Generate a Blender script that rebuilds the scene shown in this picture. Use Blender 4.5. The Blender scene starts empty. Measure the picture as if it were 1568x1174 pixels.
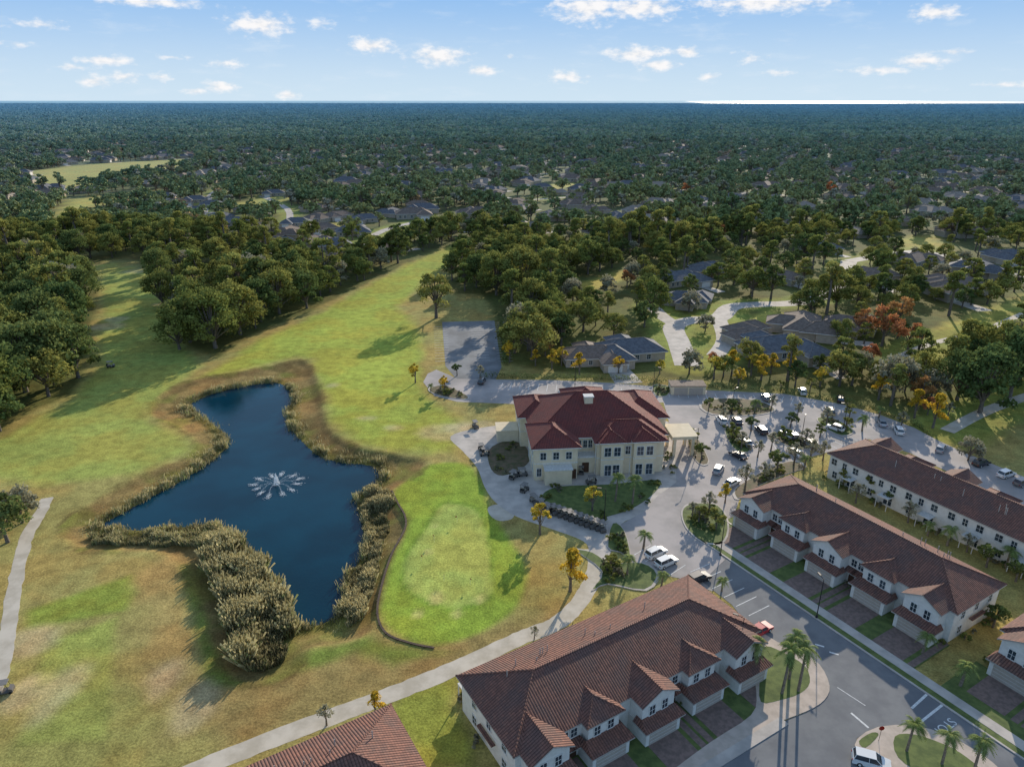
import bpy, math, random
import numpy as np
from mathutils import Vector, Matrix
from mathutils.geometry import tessellate_polygon
random.seed(7); rng=np.random.default_rng(7)
# ---------- survey: convert traced positions into metric ground coordinates
F=1088.;CX=784.;CY=587.;HC=80.;TH=math.radians(21.72);cT=math.cos(TH);sT=math.sin(TH)
def P(x,y,z=0.):
    a=(x-CX)/F;b=(y-CY)/F
    dY=cT-b*sT;dZ=-sT-b*cT
    t=(HC-z)/(-dZ)
    return (a*t,dY*t)
def PP(l,z=0.): return [P(x,y,z) for x,y in l]
def smooth(pts,n=5,closed=True):
    pts=[np.array(p,float) for p in pts];N=len(pts);out=[]
    rngs=range(N) if closed else range(N-1)
    for i in rngs:
        if closed: p0,p1,p2,p3=pts[i-1],pts[i],pts[(i+1)%N],pts[(i+2)%N]
        else: p0,p1,p2,p3=pts[max(i-1,0)],pts[i],pts[i+1],pts[min(i+2,N-1)]
        for k in range(n):
            t=k/n
            out.append(tuple(.5*((2*p1)+(-p0+p2)*t+(2*p0-5*p1+4*p2-p3)*t*t+(-p0+3*p1-3*p2+p3)*t**3)))
    if not closed: out.append(tuple(pts[-1]))
    return out
def sdist(X,Y,poly,closed=True):
    d=np.full(X.shape,1e18);ins=np.zeros(X.shape,bool);n=len(poly)
    for i in range(n if closed else n-1):
        ax,ay=poly[i];bx,by=poly[(i+1)%n]
        ex,ey=bx-ax,by-ay;L=ex*ex+ey*ey+1e-12
        t=np.clip(((X-ax)*ex+(Y-ay)*ey)/L,0,1)
        d=np.minimum(d,(X-ax-t*ex)**2+(Y-ay-t*ey)**2)
        if closed and ay!=by:
            c=(ay>Y)!=(by>Y)
            ins^=c&(X<ax+(Y-ay)/(by-ay)*ex)
    d=np.sqrt(d)
    return np.where(ins,-d,d) if closed else d
# ---------- nodes / materials
def lin(r,g,b,k=1.):
    f=lambda c:(c/255/12.92 if c/255<=.04045 else ((c/255+.055)/1.055)**2.4)
    return (f(r)*k,f(g)*k,f(b)*k)
class NT:
    def __init__(s,tree): s.t=tree;s.n=tree.nodes;s.l=tree.links
    def a(s,typ,ins=None,**kw):
        nd=s.n.new(typ)
        for k,v in kw.items(): setattr(nd,k,v)
        if ins:
            for k,v in ins.items():
                if isinstance(v,bpy.types.NodeSocket): s.l.new(v,nd.inputs[k])
                else: nd.inputs[k].default_value=v
        return nd
    def m(s,op,a,b=0.,c=None,clamp=False):
        nd=s.n.new('ShaderNodeMath');nd.operation=op;nd.use_clamp=clamp
        for i,v in enumerate((a,b) if c is None else (a,b,c)):
            if isinstance(v,bpy.types.NodeSocket): s.l.new(v,nd.inputs[i])
            else: nd.inputs[i].default_value=v
        return nd.outputs[0]
    def mix(s,f,a,b,bt='MIX'):
        nd=s.n.new('ShaderNodeMix');nd.data_type='RGBA';nd.blend_type=bt
        for i,v in ((0,f),(6,a),(7,b)):
            if isinstance(v,bpy.types.NodeSocket): s.l.new(v,nd.inputs[i])
            else: nd.inputs[i].default_value=(v if i==0 else (v[0],v[1],v[2],1.))
        return nd.outputs[2]
    def ss(s,x,a,b,c=0.,d=1.):
        nd=s.n.new('ShaderNodeMapRange');nd.interpolation_type='SMOOTHSTEP'
        s.l.new(x,nd.inputs[0])
        for i,v in enumerate((a,b,c,d)): nd.inputs[i+1].default_value=v
        return nd.outputs[0]
    def noise(s,co,sc,det=4,rough=.6):
        return s.a('ShaderNodeTexNoise',{'Vector':co,'Scale':sc,'Detail':det,'Roughness':rough}).outputs[0]
def newmat(name):
    m=bpy.data.materials.new(name);m.use_nodes=True
    for n in list(m.node_tree.nodes): m.node_tree.nodes.remove(n)
    nt=NT(m.node_tree);out=nt.a('ShaderNodeOutputMaterial')
    return m,nt,out
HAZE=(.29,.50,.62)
def haze(nt,col,k=3200.):  # aerial haze painted into base colour: bluer with distance from the world origin
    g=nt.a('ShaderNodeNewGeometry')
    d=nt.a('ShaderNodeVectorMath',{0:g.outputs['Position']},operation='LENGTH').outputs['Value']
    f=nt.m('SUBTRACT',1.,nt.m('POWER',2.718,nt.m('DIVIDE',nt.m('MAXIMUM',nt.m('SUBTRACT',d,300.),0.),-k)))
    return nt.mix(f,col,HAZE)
def mat(name,c1,c2=None,scale=1.,rough=.85,metal=0.,spec=.3,bump=0.,bscale=8.,det=5,world=False):
    m,nt,out=newmat(name)
    co=nt.a('ShaderNodeNewGeometry').outputs['Position'] if world else nt.a('ShaderNodeTexCoord').outputs['Object']
    b=nt.a('ShaderNodeBsdfPrincipled',{'Roughness':rough,'Metallic':metal,'Specular IOR Level':spec})
    if c2 is None: c2=tuple(c*.8 for c in c1)
    nz=nt.noise(co,scale,det);f=nt.ss(nz,.35,.65)
    nt.l.new(nt.mix(f,c1,c2),b.inputs['Base Color'])
    if bump:
        bp=nt.a('ShaderNodeBump',{'Strength':bump,'Distance':.05,'Height':nt.noise(co,bscale,4)})
        nt.l.new(bp.outputs[0],b.inputs['Normal'])
    nt.l.new(b.outputs[0],out.inputs[0]);return m
def leafmat(name,ca,cb,trans=.3,hz=False):
    m,nt,out=newmat(name)
    oi=nt.a('ShaderNodeObjectInfo').outputs['Random']
    at=nt.a('ShaderNodeAttribute',attribute_name='tint').outputs['Fac']
    col=nt.mix(oi,ca,cb)
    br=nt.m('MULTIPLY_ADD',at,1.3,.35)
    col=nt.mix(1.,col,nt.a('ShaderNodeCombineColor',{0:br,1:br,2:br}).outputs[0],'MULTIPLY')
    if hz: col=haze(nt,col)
    d=nt.a('ShaderNodeBsdfDiffuse',{'Color':col})
    if trans>0:
        t=nt.a('ShaderNodeBsdfTranslucent',{'Color':col})
        mx=nt.a('ShaderNodeMixShader',{0:trans,1:d.outputs[0],2:t.outputs[0]})
        nt.l.new(mx.outputs[0],out.inputs[0])
    else: nt.l.new(d.outputs[0],out.inputs[0])
    return m
def tilemat(name,ca,cb,cc,tw=.38,th=.42):
    m,nt,out=newmat(name)
    uv=nt.a('ShaderNodeTexCoord').outputs['UV']
    sp=nt.a('ShaderNodeSeparateXYZ',{0:uv})
    u=nt.m('DIVIDE',sp.outputs[0],tw);v=nt.m('DIVIDE',sp.outputs[1],th)
    cell=nt.a('ShaderNodeCombineXYZ',{0:nt.m('FLOOR',u),1:nt.m('FLOOR',v),2:0.}).outputs[0]
    wn=nt.a('ShaderNodeTexWhiteNoise',{'Vector':cell},noise_dimensions='3D').outputs[0]
    big=nt.noise(nt.a('ShaderNodeTexCoord').outputs['Object'],.35,4)
    c=nt.mix(wn,ca,cb);c=nt.mix(nt.ss(big,.4,.65,0.,.55),c,cc)
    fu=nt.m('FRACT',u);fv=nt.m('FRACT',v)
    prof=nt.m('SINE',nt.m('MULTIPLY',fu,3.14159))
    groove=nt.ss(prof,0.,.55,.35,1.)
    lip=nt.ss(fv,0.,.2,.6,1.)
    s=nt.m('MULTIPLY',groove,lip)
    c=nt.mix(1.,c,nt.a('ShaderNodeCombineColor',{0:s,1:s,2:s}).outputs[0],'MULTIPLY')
    bp=nt.a('ShaderNodeBump',{'Strength':.8,'Distance':.12,'Height':nt.m('ADD',prof,nt.m('MULTIPLY',fv,.4))})
    b=nt.a('ShaderNodeBsdfPrincipled',{'Base Color':c,'Roughness':.75,'Specular IOR Level':.3,'Normal':bp.outputs[0]})
    nt.l.new(b.outputs[0],out.inputs[0]);return m
# ---------- mesh builder
col0=bpy.context.scene.collection
class MB:
    def __init__(s): s.V=[];s.F=[];s.M=[]
    def poly(s,pts,m=0):
        i=len(s.V);s.V+=[tuple(p) for p in pts];s.F.append(tuple(range(i,i+len(pts))));s.M.append(m)
    def box(s,x0,x1,y0,y1,z0,z1,m=0):
        s.ob((( x0+x1)/2,(y0+y1)/2,(z0+z1)/2),(1,0,0),(0,-1,0),x1-x0,z1-z0,y1-y0,m,center=True)
    def ob(s,c,r,n,w,h,d,m=0,center=False):
        c=Vector(c);r=Vector(r).normalized();n=Vector(n).normalized();u=Vector((0,0,1)) if abs(n.z)<.5 else r.cross(n)
        lo,hi=(-d/2,d/2) if center else (0.,d)
        q=[[c+r*(sx*w/2)+u*(sy*h/2)+n*z for sx,sy in((-1,-1),(1,-1),(1,1),(-1,1))] for z in(lo,hi)]
        i=len(s.V);s.V+=[tuple(p) for k in q for p in k]
        for f in((3,2,1,0),(4,5,6,7),(0,1,5,4),(1,2,6,5),(2,3,7,6),(3,0,4,7)): s.F.append(tuple(i+k for k in f));s.M.append(m)
    def tube(s,p0,p1,r0,r1,n=7,m=0,cap=True):
        p0=Vector(p0);p1=Vector(p1);d=(p1-p0).normalized();a=d.orthogonal().normalized();b=d.cross(a);i=len(s.V)
        for p,r in((p0,r0),(p1,r1)):
            for k in range(n):
                t=2*math.pi*k/n;s.V.append(tuple(p+(a*math.cos(t)+b*math.sin(t))*r))
        for k in range(n): s.F.append((i+k,i+(k+1)%n,i+n+(k+1)%n,i+n+k));s.M.append(m)
        if cap: s.F.append(tuple(i+n+k for k in range(n)));s.M.append(m);s.F.append(tuple(i+n-1-k for k in range(n)));s.M.append(m)
    def window(s,c,n,w,h,mf,mg,bars=1,hb=1):
        n=Vector(n);r=Vector((-n.y,n.x,0));c=Vector(c)
        s.ob(c,r,n,w,h,.05,mg)
        for sx in(-1,1): s.ob(c+r*sx*(w/2+.04),r,n,.12,h+.28,.1,mf)
        for sz in(-1,1): s.ob(c+Vector((0,0,sz*(h/2+.08))),r,n,w-.04,.12,.1,mf)
        for k in range(bars): s.ob(c+r*(-w/2+w*(k+1)/(bars+1)),r,n,.06,h-.02,.075,mf)
        if hb: s.ob(c,r,n,w-.02,.05,.085,mf)
    def hip(s,x0,x1,y0,y1,z,pitch=.45,m=0,mf=1,th=.22,gable=None):
        lx,ly=x1-x0,y1-y0;hh=min(lx,ly)/2*pitch
        A,B,C,D=(x0,y0,z),(x1,y0,z),(x1,y1,z),(x0,y1,z)
        if lx>=ly:
            R0=(x0+ly/2,(y0+y1)/2,z+hh);R1=(x1-ly/2,(y0+y1)/2,z+hh)
            s.poly([A,B,R1,R0],m);s.poly([C,D,R0,R1],m);s.poly([B,C,R1],m);s.poly([D,A,R0],m)
        else:
            R0=((x0+x1)/2,y0+lx/2,z+hh);R1=((x0+x1)/2,y1-lx/2,z+hh)
            s.poly([D,A,R0,R1],m);s.poly([B,C,R1,R0],m);s.poly([A,B,R0],m);s.poly([C,D,R1],m)
        for a,b in((A,B),(B,C),(C,D),(D,A)):
            s.poly([(a[0],a[1],z-th),(b[0],b[1],z-th),b,a],mf)
        s.poly([(p[0],p[1],z-th) for p in(D,C,B,A)],mf)
        for a,b in((R0,R1),(A,R0),(D,R0 if lx>=ly else R1),(B,R1 if lx>=ly else R0),(C,R1)):
            if (Vector(a)-Vector(b)).length>.3: s.tube(a,b,.13,.13,5,m,False)
        return R0,R1
    def gable(s,x0,x1,y0,y1,z,pitch=.5,m=0,mf=1,mw=2,inset=.45,th=.2):
        xm=(x0+x1)/2;h=(x1-x0)/2*pitch
        for sx,xa in((-1,x0),(1,x1)):
            q=[(xa,y0,z),(xm,y0,z+h),(xm,y1,z+h),(xa,y1,z)]
            if sx>0:q=q[::-1]
            q=q[::-1]
            s.poly(q,m);s.poly([(p[0],p[1],p[2]-th) for p in q[::-1]],mf)
            s.poly([(xa,y0,z-th),(xm,y0,z+h-th),(xm,y0,z+h),(xa,y0,z)],mf)
            s.poly([(xa,y0,z-th),(xa,y1,z-th),(xa,y1,z),(xa,y0,z)],mf)
        yi=y0+inset;xi=inset
        s.poly([(x0+xi,yi,z-th-.02),(x1-xi,yi,z-th-.02),(xm,yi,z+h-th-.05)],mw)
        s.tube((xm,y0,z+h),(xm,y1,z+h),.13,.13,5,m,False)
    def obj(s,name,mats,parent=None,smoothf=False,uv=False,bevel=0):
        me=bpy.data.meshes.new(name);me.from_pydata(s.V,[],s.F)
        for x in mats: me.materials.append(x)
        me.polygons.foreach_set('material_index',s.M)
        if smoothf: me.polygons.foreach_set('use_smooth',[True]*len(s.F))
        me.update()
        if uv:
            ul=me.uv_layers.new(name='UVMap').data
            for p in me.polygons:
                n=p.normal
                if n.z<0:n=-n
                t=Vector((0,0,1)).cross(n)
                if t.length<.05:t=Vector((1,0,0))
                t.normalize();w=n.cross(t)
                for li in p.loop_indices:
                    v=me.vertices[me.loops[li].vertex_index].co;ul[li].uv=(v.dot(t),v.dot(w))
        o=bpy.data.objects.new(name,me);col0.objects.link(o)
        if parent:o.parent=parent
        if bevel:
            b=o.modifiers.new('bevel','BEVEL');b.width=bevel;b.segments=2;b.limit_method='ANGLE'
        return o
def empty(name,loc,rot=0):
    e=bpy.data.objects.new(name,None);e.location=loc;e.rotation_euler=(0,0,rot);col0.objects.link(e);return e
def npmesh(name,V,Q,mi,mats,tint=None):
    me=bpy.data.meshes.new(name);V=np.asarray(V,np.float32);Q=np.asarray(Q,np.int32)
    me.vertices.add(len(V));me.vertices.foreach_set('co',V.ravel())
    me.loops.add(Q.size);me.loops.foreach_set('vertex_index',Q.ravel())
    me.polygons.add(len(Q));me.polygons.foreach_set('loop_start',np.arange(0,Q.size,4,dtype=np.int32))
    for x in mats: me.materials.append(x)
    me.polygons.foreach_set('material_index',np.asarray(mi,np.int32))
    if tint is not None:
        at=me.attributes.new('tint','FLOAT','POINT');at.data.foreach_set('value',np.asarray(tint,np.float32))
    me.update(calc_edges=True);me.validate();return me
def sheet(name,pts,z,m,skirt=.15):
    b=MB();v3=[Vector((p[0],p[1],0)) for p in pts]
    tr=tessellate_polygon([v3])
    b.V=[(p[0],p[1],z) for p in pts]
    for t in tr:
        a,c,d=t
        nz=(v3[c]-v3[a]).cross(v3[d]-v3[a]).z
        b.F.append(t if nz>0 else (a,d,c));b.M.append(0)
    n=len(pts)
    b.V+=[(p[0],p[1],z-skirt) for p in pts]
    for k in range(n): b.F.append((k,(k+1)%n,n+(k+1)%n,n+k));b.M.append(0)
    return b.obj(name,[m])
def strippts(pts,w,jit=0):
    L=[];R=[]
    for i,p in enumerate(pts):
        a=np.array(pts[max(i-1,0)]);b=np.array(pts[min(i+1,len(pts)-1)]);d=b-a;d/=np.linalg.norm(d)+1e-9
        n=np.array((-d[1],d[0]));p=np.array(p)
        L.append(tuple(p+n*(w/2+random.uniform(-jit,jit))));R.append(tuple(p-n*(w/2+random.uniform(-jit,jit))))
    return L,R
def strip(name,pts,w,z,m,skirt=.12,jit=0):
    L,R=strippts(pts,w,jit);b=MB()
    for i in range(len(L)-1):
        l0,l1,r0,r1=[(q[0],q[1],z) for q in(L[i],L[i+1],R[i],R[i+1])]
        b.poly([r0,r1,l1,l0]);lo=lambda q:(q[0],q[1],z-skirt)
        b.poly([lo(l1),lo(l0),l0,l1]);b.poly([lo(r0),lo(r1),r1,r0])
    return b.obj(name,[m])
# ---------- materials
M_stucco=mat('stucco_white',(.76,.73,.68),(.68,.65,.60),1.5,bump=.1)
M_cream=mat('stucco_cream',(.78,.66,.47),(.70,.59,.41),.8,bump=.1)
M_trim=mat('trim_white',(.76,.74,.70),None,3)
M_fascia=mat('fascia',(.45,.42,.38),None,3)
M_glass=mat('window_glass',(.02,.03,.04),(.05,.07,.09),.7,rough=.08,spec=.8)
M_garage=mat('garage_door',(.46,.40,.34),(.42,.36,.30),2)
M_door=mat('door_wood',(.10,.05,.03),None,3)
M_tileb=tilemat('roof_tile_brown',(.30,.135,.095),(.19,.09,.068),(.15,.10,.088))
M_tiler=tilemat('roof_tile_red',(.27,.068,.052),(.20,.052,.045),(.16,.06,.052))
M_shg=mat('shingle_grey',(.17,.175,.19),(.11,.115,.13),1.2,bump=.3)
M_shb=mat('shingle_brown',(.25,.19,.155),(.17,.13,.105),1.2,bump=.3)
M_asph=mat('asphalt_road',(.21,.215,.22),(.16,.165,.175),.25,bump=.1,world=True,det=8)
M_lot=mat('asphalt_weathered',(.46,.41,.385),(.32,.295,.28),.12,bump=.1,world=True,det=8)
M_conc=mat('concrete',(.58,.52,.46),(.42,.38,.34),.3,world=True,det=8)
M_path=mat('path_shell',(.62,.55,.45),(.47,.41,.32),.3,world=True,det=8)
M_paver=mat('paver_brown',(.27,.185,.155),(.18,.13,.11),1.5,bump=.2,world=True)
M_white=mat('paint_white',(.8,.8,.78),(.6,.6,.58),2.,world=True)
M_lawn=mat('lawn_grass',(.15,.19,.055),(.085,.12,.035),.7,bump=.4,bscale=20,world=True,det=8)
M_mulch=mat('mulch_bed',(.19,.135,.085),(.10,.10,.045),.8,bump=.4,world=True)
M_bark=mat('bark',(.20,.165,.13),(.11,.09,.075),3,bump=.4)
M_palmbark=mat('palm_bark',(.26,.21,.16),(.15,.12,.09),3)
M_wood=mat('timber_wall',(.13,.09,.06),(.07,.05,.04),2)
M_metal=mat('metal_dark',(.04,.04,.045),None,3,rough=.5,metal=.5)
M_tire=mat('tyre',(.02,.02,.02),None,5)
M_foam=mat('water_spray',(.9,.93,.95),(.85,.88,.9),3)
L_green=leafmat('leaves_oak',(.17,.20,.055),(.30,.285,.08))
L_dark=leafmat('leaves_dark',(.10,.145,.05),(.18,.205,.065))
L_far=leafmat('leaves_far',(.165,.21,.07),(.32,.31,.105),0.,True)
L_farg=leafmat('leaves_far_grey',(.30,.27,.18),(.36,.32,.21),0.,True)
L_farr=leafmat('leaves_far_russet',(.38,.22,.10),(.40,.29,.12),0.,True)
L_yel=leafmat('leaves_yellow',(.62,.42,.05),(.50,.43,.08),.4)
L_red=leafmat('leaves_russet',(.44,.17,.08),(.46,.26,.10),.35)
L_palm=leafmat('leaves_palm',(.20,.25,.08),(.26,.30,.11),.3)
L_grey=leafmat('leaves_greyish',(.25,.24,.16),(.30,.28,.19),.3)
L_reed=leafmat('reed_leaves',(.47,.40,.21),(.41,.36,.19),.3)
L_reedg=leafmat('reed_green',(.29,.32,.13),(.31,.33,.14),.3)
# ---------- foliage
def leaves(cs,rs,nper,size,flat=.8,up=-.45,jit=.85):
    V=[];T=[]
    for c,r in zip(cs,rs):
        n=nper;d=rng.normal(size=(n*2,3));d/=np.linalg.norm(d,axis=1)[:,None];d=d[d[:,2]>up][:n];n=len(d)
        rr=r*rng.uniform(.5,1.15,n)[:,None]
        p=np.array(c)+d*rr*np.array((1,1,flat))
        nm=d+rng.normal(size=(n,3))*jit;nm/=np.linalg.norm(nm,axis=1)[:,None]
        t=np.cross(nm,rng.normal(size=(n,3)));t/=np.linalg.norm(t,axis=1)[:,None];b=np.cross(nm,t)
        s=size*rng.uniform(.5,1.3,n)[:,None]
        V.append(np.stack([p-t*s,p-b*s*.7,p+t*s,p+b*s*.7],1).reshape(-1,3))
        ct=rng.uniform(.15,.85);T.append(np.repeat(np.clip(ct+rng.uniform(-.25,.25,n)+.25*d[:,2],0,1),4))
    V=np.concatenate(V);return V,np.arange(len(V)).reshape(-1,4),np.concatenate(T)
def treemesh(name,lm,h=14,cr=6.5,nc=32,nper=80,size=.4,base=.24,kind='oak',flat=.75):
    b=MB();cs=[];rs=[]
    for i in range(nc):
        a=rng.uniform(0,6.283);q=math.sqrt(rng.uniform(.02,1))
        if kind=='pine':
            z=h*rng.uniform(.6,1);R=cr*(1.25-z/h)*1.8*q;r=rng.uniform(.10,.17)*h*.7
        elif kind=='cone':
            z=h*rng.uniform(base,.95);R=cr*(1.05-.9*(z/h-base)/(1-base))*q;r=cr*rng.uniform(.3,.45)
        else:
            R=cr*.82*q;top=h*(base+(1-base)*math.sqrt(max(0,1-(q*.88)**2)))-cr*.25
            z=rng.uniform(h*base+cr*.1,top) if i%3==0 else top-rng.uniform(0,cr*.4)
            r=cr*rng.uniform(.15,.38)
        cs.append((R*math.cos(a),R*math.sin(a),z));rs.append(r)
    r0=h*.026+.05
    b.tube((0,0,-.3),(0.1,0,h*base*.9),r0*1.25,r0*.8,8);b.tube((.1,0,h*base*.9),(.0,.2,h*.75),r0*.8,r0*.25,7)
    for c in cs[::2]:
        b.tube((.08,0,h*base*rng.uniform(.7,1.3)),(c[0]*.9,c[1]*.9,c[2]),r0*.45,r0*.1,5,cap=False)
    bv=np.array(b.V);bq=[f for f in b.F if len(f)==4]
    V,Q,T=leaves(cs,rs,nper,size,flat)
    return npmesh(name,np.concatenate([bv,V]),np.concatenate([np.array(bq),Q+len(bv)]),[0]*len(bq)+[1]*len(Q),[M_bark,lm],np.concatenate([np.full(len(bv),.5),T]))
def palmmesh(name,h=7,nf=26,fl=2.1):
    b=MB();segs=6
    for i in range(segs):
        z0=h*i/segs;z1=h*(i+1)/segs;b.tube((.25*math.sin(z0/h*1.5),0,z0),(.25*math.sin(z1/h*1.5),0,z1),.24-.08*i/segs,.24-.08*(i+1)/segs,8,cap=False)
    nb=len(b.V);V=list(b.V);Q=list(b.F);T=[.5]*nb;nbq=len(Q);top=np.array((.25,0,h))
    for k in range(nf):
        a=rng.uniform(0,6.283);el=rng.uniform(-.5,1.2);d=np.array((math.cos(a),math.sin(a),0));side=np.array((-d[1],d[0],0))
        pr=top
        for j in range(12):
            t=(j+1)/12;p=top+d*fl*t*math.cos(el*.7)+np.array((0,0,fl*(math.sin(el)*t-.75*t*t)))
            w=.55*math.sin(math.pi*min(1,t*.9+.08))+.05
            for sgn in(-1,1):
                tip=p+side*sgn*w+d*.25+np.array((0,0,-.25*w-.08));i=len(V)
                V+= [tuple(pr),tuple((pr+p)/2+(0,0,.02)),tuple(p),tuple(tip)];Q.append((i,i+1,i+2,i+3));T+=[rng.uniform(.2,.9)]*4
            pr=p
    return npmesh(name,V,Q,[0]*nbq+[1]*(len(Q)-nbq),[M_palmbark,L_palm],T)
oaks=[treemesh('oak_a',L_green),treemesh('oak_b',L_green,15,7.5,38),treemesh('oak_c',L_dark,13,6,28),treemesh('oak_d',L_dark,16,6,34),treemesh('oak_e',L_green,17,5.2,32),treemesh('pine_a',L_green,19,3.6,18,90,.42,.6,'pine'),treemesh('oak_g',L_grey,12,6,28,80)]
yel=[treemesh('yellow_a',L_yel,6,1.7,16,70,.2,.28,'cone'),treemesh('yellow_b',L_yel,6,2,18,55,.2,.3)]
red=[treemesh('red_a',L_red,13,5,28,60,.34,.3),treemesh('red_b',L_red,11,4.2,24,60,.34,.3)]
small=[treemesh('small_a',L_dark,5,1.9,16,70,.17,.35),treemesh('small_b',L_grey,5,1.7,14,44,.17,.35),treemesh('small_c',L_green,4.5,1.6,14,62,.17,.3)]
lone=treemesh('lone_a',L_green,21,7.5,42,64,.42,.25)
bigo=[treemesh('big_a',L_green,21,9,60,84,.46,.16),treemesh('big_b',L_dark,20,8,52,84,.46,.16)]
bush=[treemesh('bush_a',L_dark,1.3,.9,7,60,.12,.1),treemesh('bush_b',L_grey,1.2,.9,7,60,.12,.1),treemesh('bush_c',L_green,1.5,1.,8,60,.13,.1)]
palms=[palmmesh('palm_a',7),palmmesh('palm_b',8.2),palmmesh('palm_c',3.6,20,1.7)]
def place(name,me,x,y,s=1.,z=0.,rot=None,sz=None):
    o=bpy.data.objects.new(name,me);o.location=(x,y,z);o.rotation_euler=(0,0,random.uniform(0,6.28) if rot is None else rot)
    o.scale=(s,s,sz if sz else s*random.uniform(.92,1.1));col0.objects.link(o);return o
# ---------- region outlines
pond=smooth(PP([(293,619),(320,605),(352,596),(395,588),(425,587),(443,599),(447,614),(438,630),(441,652),(456,670),(476,690),(500,703),(530,709),(565,713),(581,722),(578,738),(555,752),(544,765),(550,782),(556,800),(560,828),(548,860),(533,880),(527,905),(522,930),(505,948),(478,958),(452,955),(438,930),(420,885),(395,850),(370,825),(345,815),(320,803),(270,808),(215,812),(158,805),(190,785),(230,762),(280,735),(310,715),(335,697),(348,682),(345,667),(325,647),(300,632)],-1.5),4)
bank=smooth(PP([(232,625),(248,603),(290,583),(350,572),(420,560),(455,552),(474,560),(488,592),(497,640),(515,668),(555,688),(610,698),(650,706),(640,722),(605,745),(598,757),(618,790),(618,812),(598,850),(582,900),(576,945),(560,972),(520,985),(470,992),(440,1030),(360,1040),(320,960),(290,880),(250,845),(180,842),(120,836),(100,805),(150,765),(210,730),(270,708),(300,688),(298,670),(270,650),(240,640)]),4)
OPEN0=PP([(-500,1300),(-500,820),(-60,700),(20,645),(110,603),(135,560),(140,500),(150,450),(125,405),(205,392),(250,430),(262,480),(265,515),(335,548),(380,515),(480,475),(560,434),(640,396),(716,364),(724,385),(690,405),(680,430),(700,450),(735,450),(752,475),(762,555),(880,572),(1075,582),(1260,604),(1400,640),(1440,638),(1568,600),(1800,560),(2100,1300)])
OPENS=[PP([(45,262),(140,251),(300,243),(305,254),(240,268),(110,290),(50,292)]),PP([(75,335),(105,306),(230,290),(250,299),(150,316),(125,340),(95,375)]),
 PP([(1400,527),(1440,500),(1568,450),(1680,430),(1680,500),(1568,492),(1480,520),(1440,548),(1400,560)]),
 PP([(540,372),(600,345),(622,348),(560,382)]),PP([(880,436),(960,412),(975,420),(900,450)]),PP([(1370,365),(1430,360),(1450,380),(1390,390)]),
 PP([(280,330),(320,295),(335,298),(310,335)]),PP([(1090,520),(1180,470),(1200,480),(1150,530),(1100,560)]),
 PP([(500,238),(560,236),(555,243),(500,244)]),PP([(1000,292),(1060,284),(1075,290),(1010,300)]),PP([(430,355),(520,340),(530,348),(440,366)]),
 PP([(360,312),(430,296),(450,302),(400,322),(370,325)]),PP([(800,285),(880,280),(890,286),(820,293)]),PP([(640,262),(700,259),(705,264),(645,268)])]
streets=[[(1052,560),(1040,525),(1032,500),(1060,490),(1100,487),(1120,470),(1160,466),(1230,462),(1280,440),(1300,400)],[(1100,487),(1110,520),(1095,545)],[(1040,500),(1015,485),(1000,470)],[(545,378),(590,352),(660,335)],[(310,330),(322,300),(345,285)],[(1568,425),(1480,400),(1400,385),(1300,400)],[(1640,585),(1520,625),(1450,660)],[(1380,545),(1430,525),(1500,508),(1568,480)],[(400,300),(440,320),(450,350),(520,365)],[(760,310),(900,300),(1060,290)]]
streets=[smooth(PP(s),4,False) for s in streets]
# ---------- ground sheet
def lines(lo,hi,step,far):
    a=list(np.arange(lo,hi+.01,step));s=step
    up=[a[-1]]
    while up[-1]<far: s=min(s*1.25,12) if abs(up[-1])<1200 else s*1.35;up.append(up[-1]+s)
    s=step;dn=[a[0]]
    while dn[-1]>-far: s=min(s*1.25,12) if abs(dn[-1])<800 else s*1.35;dn.append(dn[-1]-s)
    return np.array(dn[1:][::-1]+a+up[1:])
gx=lines(-190,170,.9,70000);gy=lines(48,330,.9,70000)
X,Y=np.meshgrid(gx,gy);nx,ny=len(gx),len(gy);X=X.ravel();Y=Y.ravel()
near=(np.abs(X)<900)&(Y>-100)&(Y<1300)
def SD(poly,closed=True):
    d=np.full(X.shape,1e6);pa=np.array(poly);lo=pa.min(0)-60;hi=pa.max(0)+60
    k=near&(X>lo[0])&(X<hi[0])&(Y>lo[1])&(Y<hi[1])
    d[k]=sdist(X[k],Y[k],poly,closed);return d
dp=SD(pond);db=SD(bank)
w=np.clip(-db,0,None)/(np.clip(-db,0,None)+np.clip(dp,0,None)+1e-6)
Z=np.where(db<0,-1.5*np.power(w,.55),0.);Z=np.where(dp<0,np.maximum(-1.5+dp*.35,-3.2),Z)
def vn(x,y,s,seed):
    r=np.random.default_rng(seed).random((256,256));xs=x/s;ys=y/s;xi=np.floor(xs).astype(int);yi=np.floor(ys).astype(int);fx=xs-xi;fy=ys-yi
    fx=fx*fx*(3-2*fx);fy=fy*fy*(3-2*fy);g=lambda a,b:r[a%256,b%256]
    return (g(xi,yi)*(1-fx)+g(xi+1,yi)*fx)*(1-fy)+(g(xi,yi+1)*(1-fx)+g(xi+1,yi+1)*fx)*fy
def fbm(x,y,s,seed): return (vn(x,y,s,seed)+.5*vn(x,y,s/2.1,seed+1)+.25*vn(x,y,s/4.3,seed+2))/1.75
GK=1.12
cl=lambda r,g,b:np.array(lin(r,g,b,GK))
C=np.tile(cl(80,86,48),(len(X),1))
def paint(poly,c,fe=1.5,wob=1.5,seed=3,amt=1.,closed=True,width=0):
    global C
    d=SD(poly,closed)-width
    d=d+(fbm(X,Y,7,seed)-.5)*2*wob
    a=np.clip(.5-d/(2*fe),0,1);a=(a*a*(3-2*a)*amt)[:,None]
    C=C*(1-a)+np.array(c)*a
nb_=fbm(X,Y,22,50)[:,None]
inn=(Y<1300)[:,None]
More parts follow.
